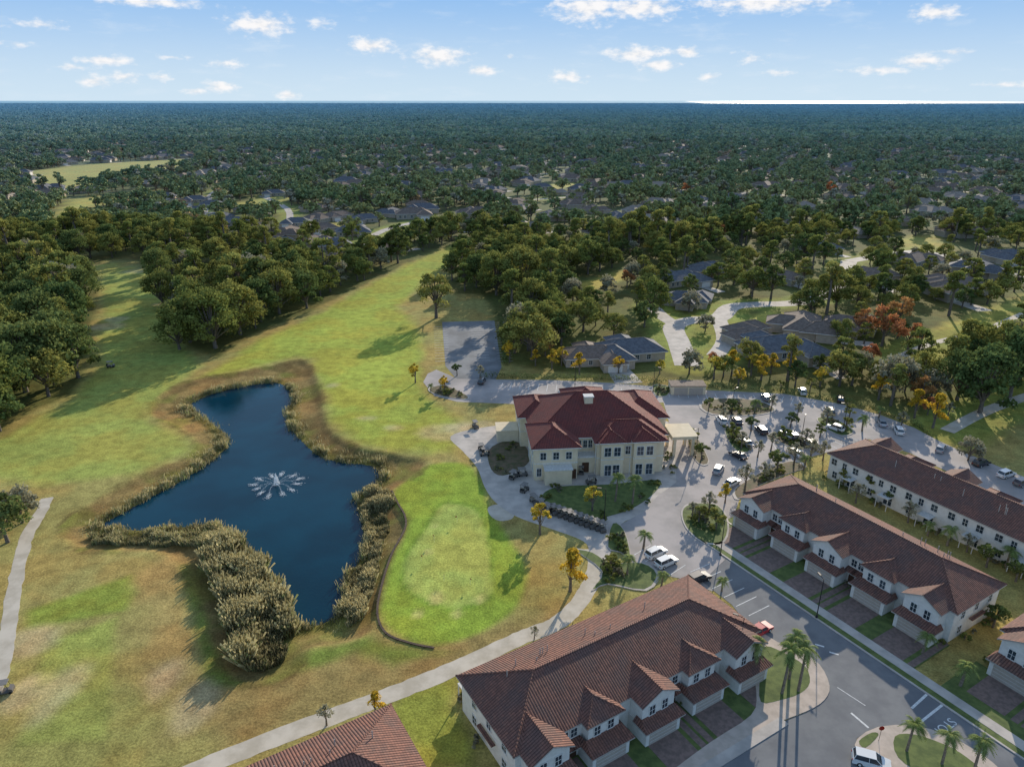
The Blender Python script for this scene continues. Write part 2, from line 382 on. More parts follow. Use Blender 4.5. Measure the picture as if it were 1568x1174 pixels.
C=np.where(inn,C*(1-.6*nb_)+cl(125,125,66)*.6*nb_,C)
paint(OPEN0,cl(150,142,85),2,2)
for o in OPENS: paint(o,cl(164,160,80),3,2)
paint(PP([(718,366),(640,398),(560,440),(480,485),(400,520),(340,560),(300,580),(400,560),(455,545),(480,550),(500,620),(520,662),(600,690),(690,690),(700,640),(660,612),(640,590),(650,540),(640,500),(610,470),(660,420),(700,400)]),cl(148,160,70),3,2)
paint(PP([(150,400),(240,420),(265,500),(310,560),(230,620),(230,650),(290,670),(295,690),(200,728),(60,740),(-60,730),(-60,700),(110,612),(150,560),(160,470)]),cl(148,157,80),3,2)
paint(PP([(500,500),(560,470),(600,500),(640,560),(620,620),(640,660),(560,670),(520,620),(510,560)]),cl(158,168,72),3,3,9,.7)
paint(PP([(40,935),(200,880),(212,905),(190,935),(40,965)]),cl(132,146,64),1,.5)
paint(PP([(65,985),(178,945),(160,1130),(30,1140)]),cl(146,154,78),1,.4)
paint(PP([(215,870),(270,840),(300,930),(330,1060),(300,1130),(230,1140),(215,1000)]),cl(160,138,88),4,4,12,.65)
paint(PP([(300,1050),(440,1030),(560,985),(660,990),(760,960),(860,925),(880,900),(860,960),(740,1000),(560,1070),(340,1150)]),cl(144,124,78),2,2,13,.8)
paint(PP([(-40,1200),(20,1000),(200,1000),(260,1160),(100,1250)]),cl(140,140,75),4,4,14,.5)
paint(PP([(560,970),(640,990),(700,1000),(600,1020),(540,1000),(440,1030),(360,1045),(470,995)]),cl(104,126,50),1.5,2,15,.8)
paint(PP([(270,838),(300,860),(330,930),(350,1020),(380,1040),(330,1050),(300,960),(280,880)]),cl(98,120,44),1.2,1.5,16,.85)
paint(PP([(620,1060),(700,1035),(700,1075),(720,1174),(640,1174),(600,1090)]),cl(136,142,60),1.5,2,17,.9)
paint(PP([(780,860),(860,860),(880,900),(800,960),(770,930)]),cl(150,134,74),3,3,18,.8)
paint(smooth(PP([(600,758),(650,715),(710,710),(735,735),(752,780),(790,840),(808,880),(790,930),(740,965),(680,985),(630,980),(592,960),(582,930),(592,870),(620,815),(618,790)])),cl(136,158,60),.8,.4)
paint(smooth(PP([(672,770),(700,768),(735,780),(750,820),(756,870),(757,910),(735,926),(690,935),(640,918),(616,897),(615,862),(630,832),(650,805)])),cl(114,142,54),.5,.1)
paint(smooth(PP([(676,774),(700,772),(731,784),(745,822),(751,870),(752,907),(732,921),(690,929),(643,913),(621,894),(620,862),(634,835),(654,808)])),cl(156,170,86),.5,.1)
for cx,cy,r in((668,915,10),(735,918,8),(655,845,6),(665,805,5),(700,940,8),(640,940,7)):
    a,b=P(cx,cy);paint([(a+r*.12*math.cos(t),b+r*.16*math.sin(t)) for t in np.linspace(0,6,10)],cl(196,186,120),.6,.5,21,.6)
paint(bank,cl(142,122,76),1,.8,30)
pt=np.clip((fbm(X,Y,5,61)-.45)*5,0,1)[:,None]*(db<1.5)[:,None]*.75;C=C*(1-pt)+cl(104,92,54)*pt
pt=np.clip((fbm(X,Y,6,64)-.52)*6,0,1)[:,None]*(db<1.)[:,None]*.7;C=C*(1-pt)+cl(116,122,56)*pt
a=np.clip(1-np.abs(db+1.5)/2.,0,1)[:,None]*.4;C=C*(1-a)+cl(108,90,58)*a
a=np.clip(1-np.abs(dp-1.)/2.5,0,1)[:,None];C=C*(1-a)+cl(118,112,54)*a
a=((dp<-.2))[:,None];C=np.where(a,cl(30,50,50),C)
for cx,cy,rx,ry in((178,488,5,4),(255,466,6,3),(690,662,9,6),(720,655,7,4),(165,500,6,5),(205,415,6,4),(50,985,4,3),(300,1080,3,5),(600,655,2,2),(510,590,2,2),(560,640,2,1),(35,1060,2,3),(90,1060,3,6),(250,1040,2,4)):
    a_,b_=P(cx,cy);paint([(a_+rx*math.cos(t),b_+ry*math.sin(t)) for t in np.linspace(0,6,12)],cl(190,174,138),1.5,2,int(cx),.5)
for s in streets: paint(s,cl(132,142,66),3,2,40,.85,False,9)
far=(Y>1300)|(np.abs(X)>1000)
C=np.where(far[:,None],np.array((.13,.16,.08)),C)
big=fbm(X,Y,14,70);C=np.where(inn,C*(.82+.36*big[:,None]),C)
idx=np.arange(nx*ny).reshape(ny,nx);Q=np.stack([idx[:-1,:-1],idx[:-1,1:],idx[1:,1:],idx[1:,:-1]],-1).reshape(-1,4)
m,nt,out=newmat('ground_turf')
ca=nt.a('ShaderNodeAttribute',attribute_name='col').outputs['Color']
pos=nt.a('ShaderNodeNewGeometry').outputs['Position']
n1=nt.noise(pos,.35,5,.7);n2=nt.noise(pos,2.8,5,.75);n3=nt.noise(pos,.06,3,.6)
f=nt.m('MULTIPLY',nt.ss(n1,.25,.75,.70,1.28),nt.ss(n2,.25,.75,.64,1.36))
c=nt.mix(1.,ca,nt.a('ShaderNodeCombineColor',{0:f,1:f,2:f}).outputs[0],'MULTIPLY')
c2=nt.mix(1.,c,(1.12,.93,.87),'MULTIPLY');c=nt.mix(nt.ss(n3,.4,.62),c,c2)
c=haze(nt,c,5000.)  # far ground colour carries the same painted-in haze
bp=nt.a('ShaderNodeBump',{'Strength':.5,'Distance':.15,'Height':n2})
b=nt.a('ShaderNodeBsdfPrincipled',{'Base Color':c,'Roughness':.95,'Specular IOR Level':.1,'Normal':bp.outputs[0]})
nt.l.new(b.outputs[0],out.inputs[0])
me=npmesh('ground',np.stack([X,Y,Z],1),Q,[0]*len(Q),[m])
at=me.attributes.new('col','FLOAT_COLOR','POINT');at.data.foreach_set('color',np.concatenate([C,np.ones((len(C),1))],1).astype(np.float32).ravel())
col0.objects.link(bpy.data.objects.new('ground',me))
# ---------- water
m,nt,out=newmat('pond_water')
pos=nt.a('ShaderNodeNewGeometry').outputs['Position']
bp=nt.a('ShaderNodeBump',{'Strength':.35,'Distance':.05,'Height':nt.noise(pos,1.6,4)})
wc=nt.mix(nt.ss(nt.noise(pos,.05,3),.35,.65),(.0015,.030,.055),(.002,.046,.080))
b=nt.a('ShaderNodeBsdfPrincipled',{'Base Color':wc,'Roughness':.07,'Specular IOR Level':.16,'Normal':bp.outputs[0]})
nt.l.new(b.outputs[0],out.inputs[0]);M_water=m
L,R=strippts(pond+[pond[0]],3.)
outer=R if sdist(np.array([R[5][0]]),np.array([R[5][1]]),pond)[0]>0 else L
sheet('pond_water',outer[:-1],-1.5,M_water,.05)
M_lake=mat('lake_water',(.50,.58,.64),None,.0003,rough=.5,spec=.2)
sheet('distant_lake',[(4500,17500),(60000,17500),(60000,60000),(13500,60000)],3.,M_lake,.1)
# fountain
fx,fy=P(424,742,-1.5);b=MB()
for k in range(12):
    a=k/12*6.283+random.uniform(-.08,.08);R=5.2+random.uniform(-.6,.6);hh=random.uniform(.7,1.1)
    for j in range(46):
        t=j/45;r=R*t;z=-1.4+hh*4*t*(1-t)
        for q in range(2):
            s=random.uniform(.02,.035)+.025*t;p=Vector((r*math.cos(a),r*math.sin(a),z))+Vector([random.gauss(0,.02+.12*t) for _ in range(3)])
            p.z=max(p.z,-1.46);b.ob(p,(math.cos(j),math.sin(j),0),(0,0,1),s,s,s,0,True)
    for j in range(110):
        a2=a+random.gauss(0,.055);r=R*random.gauss(.95,.12);b.ob((r*math.cos(a2),r*math.sin(a2),-1.49+random.uniform(0,.2)),(1,0,0),(0,0,1),random.uniform(.03,.12),random.uniform(.03,.12),.02,0)
for j in range(700):
    t=random.random();r=t*1.2;z=-1.4+3.0*(1-t**1.5)*random.uniform(.2,1);a=random.uniform(0,6.28);s=random.uniform(.03,.075);b.ob((r*.6*math.cos(a),r*.6*math.sin(a),z),(math.cos(j),math.sin(j),0),(0,0,1),s,s,s,0,True)
b.tube((0,0,-1.6),(0,0,-1.2),.3,.15,10,0)
o=b.obj('pond_fountain',[M_foam]);o.location=(fx,fy,0)
# reeds
def blades(name,polys,mats,w=.12):
    V=[];T=[];mi=[]
    for kind,poly,cnt,ha,hb,mm in polys:
        pa=np.array(poly)
        if kind=='area':
            lo,hi=pa.min(0),pa.max(0)
            q=rng.uniform(lo,hi,(cnt*4,2));q=q[sdist(q[:,0],q[:,1],poly)<(fbm(q[:,0],q[:,1],3,8)-.5)*4][:cnt]
        else:
            i=rng.integers(0,len(pa)-1,cnt);t=rng.random((cnt,1));q=pa[i]*(1-t)+pa[i+1]*t+rng.normal(size=(cnt,2))*kind
            q=q[fbm(q[:,0],q[:,1],4.,77)>rng.uniform(.25,.6,len(q))]
        n_=len(q);cl_=fbm(q[:,0],q[:,1],2.6,5);h=ha+(hb-ha)*np.clip(cl_*1.9-.45+rng.uniform(-.15,.15,n_),0,1)
        d1=sdist(q[:,0],q[:,1],pond);d2=sdist(q[:,0],q[:,1],bank)
        wz=np.clip(-d2,0,None)/(np.clip(-d2,0,None)+np.clip(d1,0,None)+1e-6);z=np.where(d2<0,-1.5*wz**.55,0);
        az=rng.uniform(0,6.28,n_);wd=w*rng.uniform(.6,1.5,n_)*(h/1.5)**.4;lean=rng.normal(size=(n_,2))*.22*h[:,None]
        s=np.stack([np.cos(az)*wd,np.sin(az)*wd],1)
        f=lambda xy,zz:np.concatenate([xy,zz[:,None]],1)
        V.append(np.stack([f(q-s,z-.1),f(q+s,z-.1),f(q+s*.6+lean,z+h),f(q-s*.6+lean*1.1,z+h*.93)],1).reshape(-1,3))
        tt=np.clip(cl_*1.3-.2+rng.uniform(-.3,.3,n_),0,1);T.append(np.repeat(tt,4));mi+= [mm]*n_
    V=np.concatenate(V);me=npmesh(name,V,np.arange(len(V)).reshape(-1,4),mi,mats,np.concatenate(T));o=bpy.data.objects.new(name,me);col0.objects.link(o)
bed=PP([(332,828),(365,835),(400,870),(425,910),(440,950),(440,1000),(418,1025),(378,1030),(352,1000),(340,950),(328,900),(312,860)],-.8)
bed2=PP([(140,822),(200,818),(280,818),(330,822),(330,842),(280,836),(200,836),(140,838)],-1.)
pc=pond+[pond[0]]
def outerside(L,R): return R if sdist(np.array([R[5][0]]),np.array([R[5][1]]),pond)[0]>0 else L
def off(pts,d):
    L,R=strippts(pts,abs(d)*2);return outerside(L,R)
blades('reed_bed',[('area',bed,30000,.9,3.8,0),('area',bed,14000,.9,3.3,1),('area',bed2,5000,.4,1.9,0),('area',bed2,3000,.4,1.7,1)],[L_reed,L_reedg],.065)
o1=off(pc,1.0);o2=off(pc,2.4)
blades('shoreline_reeds',[(.7,o1,19000,.2,1.8,0),(.7,o1,12000,.2,1.4,1),(1.3,o2,11000,.1,.7,0)],[L_reed,L_reedg],.07)
marsh=PP([(575,745),(598,770),(600,810),(585,850),(570,900),(560,950),(530,960),(540,905),(552,870),(566,830),(562,790),(552,765)],-1)
blades('marsh_grass',[('area',marsh,17000,.15,2.0,0),('area',marsh,9000,.2,1.5,1)],[L_reed,L_reedg],.07)
# retaining wall
wl=smooth(PP([(600,752),(610,772),(620,790),(620,810),(600,848),(584,898),(578,940),(592,970),(630,985),(665,992)]),6,False)
L,R=strippts(wl,.35);b=MB()
for i in range(len(L)-1):
    z0,z1=-1.8,.18
    for q0,q1 in((L[i+1],L[i]),(R[i],R[i+1])): b.poly([(q0[0],q0[1],z0),(q1[0],q1[1],z0),(q1[0],q1[1],z1),(q0[0],q0[1],z1)])
    b.poly([(R[i][0],R[i][1],z1),(R[i+1][0],R[i+1][1],z1),(L[i+1][0],L[i+1][1],z1),(L[i][0],L[i][1],z1)])
    if i%3==0: b.tube((R[i][0],R[i][1],-1.8),(R[i][0],R[i][1],.25),.12,.12,6)
b.obj('retaining_wall',[M_wood])
# ---------- paths and pavements
strip('cart_path',smooth(PP([(200,1225),(310,1174),(420,1130),(520,1092),(600,1062),(680,1030),(740,1003),(800,975),(850,955),(885,925),(905,890),(912,862),(905,840)]),8,False),3.,.014,M_path,.1,.1)
strip('cart_path',smooth(PP([(-30,1100),(0,1030),(14,960),(24,890),(40,825),(62,785),(72,762)]),8,False),2.4,.014,M_path,.1,.18)
for i,(s,wd) in enumerate(zip(streets,[8,6,6,6,6,7,3.5,3,5,5])): strip('neighbourhood_street',s,wd,.02+.006*i,M_conc if wd>3.6 else M_path,.1)
plaza=smooth(PP([(690,668),(735,655),(800,648),(900,640),(1022,645),(1034,700),(1036,738),(990,782),(950,803),(938,840),(925,856),(905,848),(893,828),(840,808),(790,790),(758,768),(742,745),(730,715),(708,690)]),4)
sheet('plaza_pavement',plaza,.02,M_conc)
sheet('practice_pad',smooth(PP([(748,776),(768,772),(786,782),(784,794),(764,797),(750,788)]),3),.018,M_path,.1)
lot=PP([(648,585),(655,572),(668,566),(690,575),(700,580),(760,581),(850,582),(930,586),(1075,597),(1200,603),(1290,619),(1350,636),(1400,655),(1432,672),(1470,690),(1568,730),(1700,790),(1700,840),(1568,775),(1480,735),(1430,712),(1395,694),(1330,672),(1275,690),(1240,700),(1190,720),(1150,742),(1132,765),(1122,795),(1128,835),(1135,870),(1090,905),(1040,885),(1000,877),(968,860),(952,838),(944,806),(988,782),(1006,760),(1036,738),(1034,700),(1022,660),(1024,645),(1016,616),(900,618),(800,619),(700,615),(665,606)])
sheet('parking_lot',lot,.03,M_lot)
M_lotdark=mat('asphalt_old',(.26,.265,.27),(.17,.175,.18),.15,world=True,det=8)
sheet('upper_parking_lot',PP([(677,493),(757,491),(768,562),(758,583),(700,582),(682,560)]),.026,M_lotdark)
B0=np.array((46.8,125.7));U=np.array((math.cos(math.radians(31)),math.sin(math.radians(31))));Vv=np.array((U[1],-U[0]))
S=lambda s,o:tuple(B0+s*Vv-o*U)
road=PP([(1118,850),(1110,857)])+[S(6,12.6),S(40,12.6),S(75,12.6),S(75,30)]+PP([(1600,1250),(1540,1185),(1500,1152),(1450,1125),(1400,1110),(1345,1112),(1312,1130),(1310,1152),(1335,1185),(1380,1260),(1000,1260),(1050,1200),(1110,1150),(1180,1112),(1235,1090),(1262,1072),(1270,1050),(1255,1020),(1225,1000),(1190,985),(1150,962),(1120,925),(1090,902),(1075,890)])
sheet('road_asphalt',road,.036,M_asph)
def slab(n,s0,s1,o0,o1,z,m): return sheet(n,[S(s0,o0),S(s1,o0),S(s1,o1),S(s0,o1)],z,m)
slab('sidewalk',-2,75,9.4,11.2,.15,M_conc)
slab('kerb',0,75,12.3,12.6,.15,M_conc)
slab('lawn_strip',-1,75,11.21,12.29,.12,M_lawn)
slab('front_lawn',-1,43,-.3,9.39,.10,M_lawn)
slab('front_lawn',47,75,-.3,9.39,.10,M_lawn)
pen1=smooth(PP([(1150,962),(1190,983),(1225,998),(1255,1018),(1270,1050),(1262,1072),(1235,1089),(1180,1111),(1110,1149),(1050,1200),(1020,1190),(1090,1135),(1150,1095),(1158,1060),(1150,1010)]),3)
M_tan=mat('corner_paving',(.58,.48,.40),(.47,.39,.32),.6,world=True)
sheet('corner_pavement',pen1,.13,M_tan)
sheet('palm_bed_lawn',smooth(PP([(1172,990),(1200,1000),(1232,1020),(1240,1045),(1225,1062),(1195,1072),(1165,1075),(1163,1040),(1162,1010)]),3),.15,M_lawn)
sheet('corner_pavement',smooth(PP([(1345,1113),(1400,1111),(1450,1126),(1500,1153),(1540,1186),(1600,1250),(1390,1260),(1336,1185),(1311,1152),(1313,1131)]),2),.13,M_tan)
sheet('palm_bed_lawn',smooth(PP([(1370,1128),(1400,1125),(1445,1140),(1480,1160),(1500,1185),(1420,1185),(1375,1160)]),3),.15,M_lawn)
sheet('palm_bed_lawn',smooth(PP([(1315,1135),(1335,1122),(1345,1126),(1325,1145)]),3),.15,M_lawn)
OA=np.array((-7.8,76.4));A_=lambda u,v:tuple(OA+u*U+v*Vv)
def aslab(n,u0,u1,v0,v1,z,m): return sheet(n,[A_(u0,v0),A_(u0,v1),A_(u1,v1),A_(u1,v0)],z,m)
aslab('sidewalk',-60,38,24.5,26,.14,M_conc);aslab('front_lawn',-60,45,15.,24.4,.10,M_lawn)
aslab('side_street',-60,20,28.6,38,.033,M_asph)
sheet('clubhouse_lawn',smooth(PP([(832,756),(860,745),(930,742),(1000,735),(1012,740),(998,758),(972,776),(940,788),(905,794),(868,786),(838,772)]),4),.10,M_lawn)
sheet('side_garden',smooth(PP([(748,690),(772,676),(800,680),(812,700),(800,716),(770,728),(752,718)]),3),.10,M_mulch)
isl=[[(1045,778),(1062,770),(1100,773),(1116,800),(1110,830),(1080,833),(1055,815),(1044,795)],[(1070,620),(1100,610),(1160,613),(1190,628),(1150,637),(1090,635)],[(1250,640),(1275,640),(1308,660),(1290,668),(1262,655)],[(1185,662),(1215,668),(1245,684),(1225,688),(1195,678)],[(1110,655),(1130,660),(1150,690),(1130,692),(1115,675)],[(1052,662),(1064,665),(1086,706),(1072,712),(1056,690)],[(1000,590),(1024,592),(1022,606),(1004,606)],[(1130,766),(1160,745),(1200,728),(1235,715),(1215,705),(1180,716),(1145,735),(1122,752)],[(938,800),(956,812),(966,855),(950,846),(930,838)],[(655,596),(680,590),(716,606),(712,612),(672,606)],[(880,842),(905,845),(935,862),(985,862),(1010,880),(990,905),(930,895),(905,905),(922,875)]]
for i,p in enumerate(isl):
    sheet('planting_island_kerb',smooth(PP(p),3),.15,M_conc);c_=np.mean(np.array(PP(p)),0)
    sheet('planting_island',smooth([tuple(c_+(np.array(q)-c_)*.93) for q in PP(p)],3),.17,M_mulch if i%2 else M_lawn)
b=MB()
def stripes(p0,p1,depth,side,sp=2.75,z=.038):
    p0=np.array(p0);p1=np.array(p1);d=p1-p0;L=np.linalg.norm(d);d/=L;n=np.array((-d[1],d[0]))*side
    for k in range(int(L/sp)+1):
        q=p0+d*sp*k;a,b_=q-d*.07,q+d*.07;c,e=b_+n*depth,a+n*depth
        pts=[(t[0],t[1],z) for t in(a,b_,c,e)]
        if side<0: pts=pts[::-1]
        b.poly(pts)
stripes(P(770,586),P(1070,600),5,-1);stripes(P(1080,602),P(1195,606),5,-1);stripes(P(1200,607),P(1285,622),5,-1);stripes(P(1295,624),P(1400,659),5,-1)
stripes(P(684,500),P(690,556),5,-1);stripes(P(753,494),P(763,556),5,1)
stripes(P(720,500),P(728,556),5,1);stripes(P(820,617),P(1000,616),4.6,1);stripes(P(1095,640),P(1180,640),4.8,-1);stripes(P(1190,690),P(1250,692),4.8,1)
stripes(P(970,850),P(1030,885),5,1);stripes(P(1270,690),P(1320,672),4.5,1);stripes(S(8,21.5),S(24,21.5),5,1,2.75,.044)
def bar(a,b_,w,z=.044):
    a=np.array(a);b_=np.array(b_);d=b_-a;d/=np.linalg.norm(d);n=np.array((-d[1],d[0]))*w/2
    b.poly([(t[0],t[1],z) for t in(a-n,b_-n,b_+n,a+n)])
bar(P(1303,1091),P(1330,1114),.3);bar(P(1396,1084),P(1420,1062),.35);bar(P(1406,1108),P(1444,1078),.35);bar(P(1282,1052),P(1325,1080),.12)
bar(P(1248,986),P(1262,990),.3);bar(P(1270,998),P(1284,1002),.3)
b.obj('road_markings',[M_white])
cu=bpy.data.curves.new('stop_marking','FONT');cu.body='STOP';cu.size=1.8;cu.align_x='CENTER'
o=bpy.data.objects.new('stop_marking',cu);col0.objects.link(o);q=P(1440,1108);o.location=(q[0],q[1],.045);o.rotation_euler=(0,0,math.radians(-149));cu.materials.append(M_white)
# ---------- townhouses
TM=[M_stucco,M_trim,M_glass,M_garage,M_door]
def townhouse(origin,rot,L=43,D=15,n=5,rear=True):
    e=empty('townhouse_row',(origin[0],origin[1],0),rot)
    w=MB();r=MB();g=MB();HE=6.1
    w.box(.6,L-.6,.6,D-.6,-.2,HE-.2,0)
    r.hip(0,L,0,D,HE,.46,0,1)
    uw=L/n
    for i in range(n):
        x=i*uw;gx_=x+uw*.52 if i%2 else x+uw*.48;two=i%2==0
        gw=5.6
        if two:
            w.box(gx_-gw/2,gx_+gw/2,-1.9,.7,-.2,HE-.2,0)
            r.gable(gx_-gw/2-.5,gx_+gw/2+.5,-2.4,D*.42,HE,.5,0,1,2)
            for xx in(-1.1,1.1): g.window((gx_+xx,-1.9,4.5),(0,-1,0),1.0,1.5,1,2)
            yf=-3.2
        else:
            w.box(gx_-gw/2+.3,gx_+gw/2-.3,-.8,.7,-.2,HE-.2,0)
            r.hip(gx_-gw/2-.3,gx_+gw/2+.3,-1.3,D*.5,HE+.02,.5,0,1)
            for xx in(-1.1,1.1): g.window((gx_+xx,-.8,4.5),(0,-1,0),1.,1.4,1,2)
            yf=-2.6
        w.box(gx_-gw/2-.2,gx_+gw/2+.2,yf,.65,-.2,2.85,0)
        x0,x1=gx_-gw/2-.7,gx_+gw/2+.7;yb=-1.9 if two else -.8
        r.poly([(x0,yf-.5,2.9),(x1,yf-.5,2.9),(x1-.6,yb,3.65),(x0+.6,yb,3.65)],0)
        r.poly([(x1,yf-.5,2.9),(x1,yb+1,2.9),(x1-.6,yb+1,3.65),(x1-.6,yb,3.65)],0);r.poly([(x0,yb+1,2.9),(x0,yf-.5,2.9),(x0+.6,yb,3.65),(x0+.6,yb+1,3.65)],0)
        r.box(x0,x1,yf-.48,yb+1,2.68,2.89,1)
        g.ob((gx_,yf,1.2),(1,0,0),(0,-1,0),4.8,2.35,.06,3)
        for k in range(3): g.ob((gx_,yf,.62+k*.6),(1,0,0),(0,-1,0),4.7,.035,.08,1)
        sx=-1 if i%2 else 1;dx=gx_+sx*(gw/2+1.0)
        if .9<dx<L-.9:
            g.ob((dx,.6,1.1),(1,0,0),(0,-1,0),1.05,2.2,.07,4)
            g.window((dx,.6,4.4),(0,-1,0),1.,1.3,1,2)
            r.poly([(dx-1,-.7,2.9),(dx+1,-.7,2.9),(dx+1,.6,3.4),(dx-1,.6,3.4)],0);r.box(dx-1,dx+1,-.68,.59,2.7,2.89,1)
        if rear:
            for xx,zz,ww,hh in((1.6,4.5,1.3,1.4),(4.3,4.5,1.,1.4),(6.9,4.5,1.3,1.4),(2.2,1.5,1.8,2.1),(6.3,1.5,1.1,1.5)):
                if x+xx<L-1: g.window((x+xx,D-.6,zz),(0,1,0),ww,hh,1,2)
            g.box(x+1,x+3.6,D-.55,D+1.6,2.75,2.9,1)
            for px_ in(x+1.1,x+3.5): g.tube((px_,D+1.5,0),(px_,D+1.5,2.75),.09,.09,6,1)
        sh=MB();zt=.12;sh.box(gx_-2.6,gx_+2.6,-9.35,yf-.01,-.05,zt,0);sh.box(dx-.5,dx+.5,-9.3,.3,-.05,zt-.008,0)
        sh.obj('driveway',[M_paver],e)
    for xs,nx_ in((.6,-1),(L-.6,1)):
        for yy in(3.2,7.2,11.2):
            g.window((xs,yy,4.4),(nx_,0,0),1.1,1.4,1,2);
            if yy!=7.2: g.window((xs,yy,1.5),(nx_,0,0),1.1,1.4,1,2)
        r.ob((xs+nx_*.5,7.2,2.9),(0,1,0),(nx_,0,0),4,.18,.6,0,True)
    for k in range(n*2):
        px_=random.uniform(4,L-4);py_=D*.5+random.choice((2.,3.2));r.tube((px_,py_,HE+1.5),(px_,py_,HE+3.2),.07,.07,6,1)
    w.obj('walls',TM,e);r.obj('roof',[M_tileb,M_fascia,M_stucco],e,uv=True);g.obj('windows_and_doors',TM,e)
    for k in range(n*6):
        x=random.uniform(0,L);o=place('shrub',random.choice(bush),0,0,random.uniform(.6,1.2));o.parent=e;o.location=(x,random.choice((-.3,-.2,D+.5,D+.8,D+1.2)),.05)
    for k in range(5):
        o=place('shrub',random.choice(bush),0,0,random.uniform(.7,1.2));o.parent=e;o.location=(random.choice((-.5,L+.4)),random.uniform(1,D-1),.05)
    return e
r31=math.radians(31)
townhouse(A_(0,15.5),r31,43.5,15.5)
townhouse(A_(-9.5-43.5,15.5),r31,43.5,15.5)
townhouse(B0,r31-math.pi/2,43,14.6)
townhouse(S(48,-2.2),r31-math.pi/2,43,14.6)
c0=np.array((71.6,142.3))+60*Vv+14*U;townhouse(c0,r31+math.pi/2,61,14,7)
# ---------- clubhouse
e=empty('clubhouse',(5.,141.5,0),math.radians(5))
w=MB();r=MB();g=MB();HE=8.2
def blk(x0,x1,y0,y1,he,pitch=.5,ov=.8,roof=True,dz=0):
    w.box(x0,x1,y0,y1,-.2,he-.2,0)
    if he>6: w.box(x0-.06,x1+.06,y0-.06,y1+.06,4.1,4.3,1)
    if roof: r.hip(x0-ov,x1+ov,y0-ov,y1+ov,he+dz,pitch,0,1)
blk(0.5,31,5,28,HE,.52)
blk(0,9.8,0,12,HE-.01,.5,dz=.03)
blk(14.5,30,1.5,12,HE-.02,.5,dz=.05)
blk(15.3,20.5,.6,8,HE-.03,.55,.6,dz=.4);blk(22.8,28,.6,8,HE-.035,.55,.6,dz=.42)
blk(-1.5,7,17,29,HE-.04,.5,dz=.07);blk(23,34,14,29.5,HE-.05,.5,dz=.09);blk(11,21,20,31,HE+.8,.5,dz=.1)
w.box(2.2,8.2,-2.6,-.01,-.2,3.7,0);w.box(2.,8.4,-2.8,-.01,3.7,3.9,1)
w.box(10,14.4,2.6,5.,-.2,3.9,0);w.box(9.9,14.45,2.4,5,3.9,4.25,1)
for x in(2.,4.9,7.8): g.window((x,0,6.),(0,-1,0),1.3,1.7,1,2)
g.window((1.1,0,2.),(0,-1,0),1.,1.9,1,2);g.ob((9.,0,1.3),(1,0,0),(0,-1,0),1.2,2.4,.08,4)
for x in(16.8,19.):g.window((x,.6,6.1),(0,-1,0),1.5,2.1,1,2)
for x in(24.3,26.5):g.window((x,.6,6.1),(0,-1,0),1.5,2.1,1,2)
g.window((21.7,1.5,6),(0,-1,0),1.2,1.9,1,2)
for x in(17,18.9,24.2,26.6):g.window((x,.6,1.4),(0,-1,0),1.5,2.6,1,2)
for x in(11,12.4,13.6): g.window((x,5,6.2),(0,-1,0),.9,1.8,1,2)
g.ob((12.2,2.6,1.4),(1,0,0),(0,-1,0),1.6,2.5,.08,4)
for y in(3,7,10.5): g.window((0,y,6.),(-1,0,0),1.4,1.8,1,2);g.window((0,y,1.9),(-1,0,0),1.4,1.8,1,2)
for y in(19,23,27): g.window((-1.5,y,6.),(-1,0,0),1.4,1.8,1,2);g.window((34,y-2,6.),(1,0,0),1.4,1.8,1,2)
for x in(4.,14.,22.): g.tube((x,.0+(.5 if x>10 else 0),.0),(x,.0+(.5 if x>10 else 0),HE-.4),.06,.06,5,1)
for x in(35,39.5):
    for y in(9,14.5): w.box(x-.35,x+.35,y-.35,y+.35,-.1,4.6,0)
w.box(34.01,40.2,8.2,15.3,4.6,5.3,0);w.box(34.1,40.4,8.,15.5,5.3,5.5,0)
w.box(13.5,15.5,13,14.6,8,14.4,0);w.box(13.3,15.7,12.8,14.8,14.4,14.65,1)
w.box(-7,-1.6,20,25,-.2,3.,0);w.box(-7.2,-1.6,19.8,25.2,3,3.2,0)
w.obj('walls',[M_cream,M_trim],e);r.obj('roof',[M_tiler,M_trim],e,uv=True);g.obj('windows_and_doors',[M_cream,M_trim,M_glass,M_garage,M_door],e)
b=MB();b.box(-5,5,-2.2,2.2,0,2.6,0);b.box(-5.2,5.2,-2.4,2.4,2.6,2.85,1);b.box(-4.2,-.2,-2.28,-2.2,.1,2.2,2);b.box(.2,4.2,-2.28,-2.2,.1,2.2,2)
o=b.obj('service_building',[M_cream,M_shb,M_garage]);q=P(1051,600);o.location=(q[0],q[1],0)
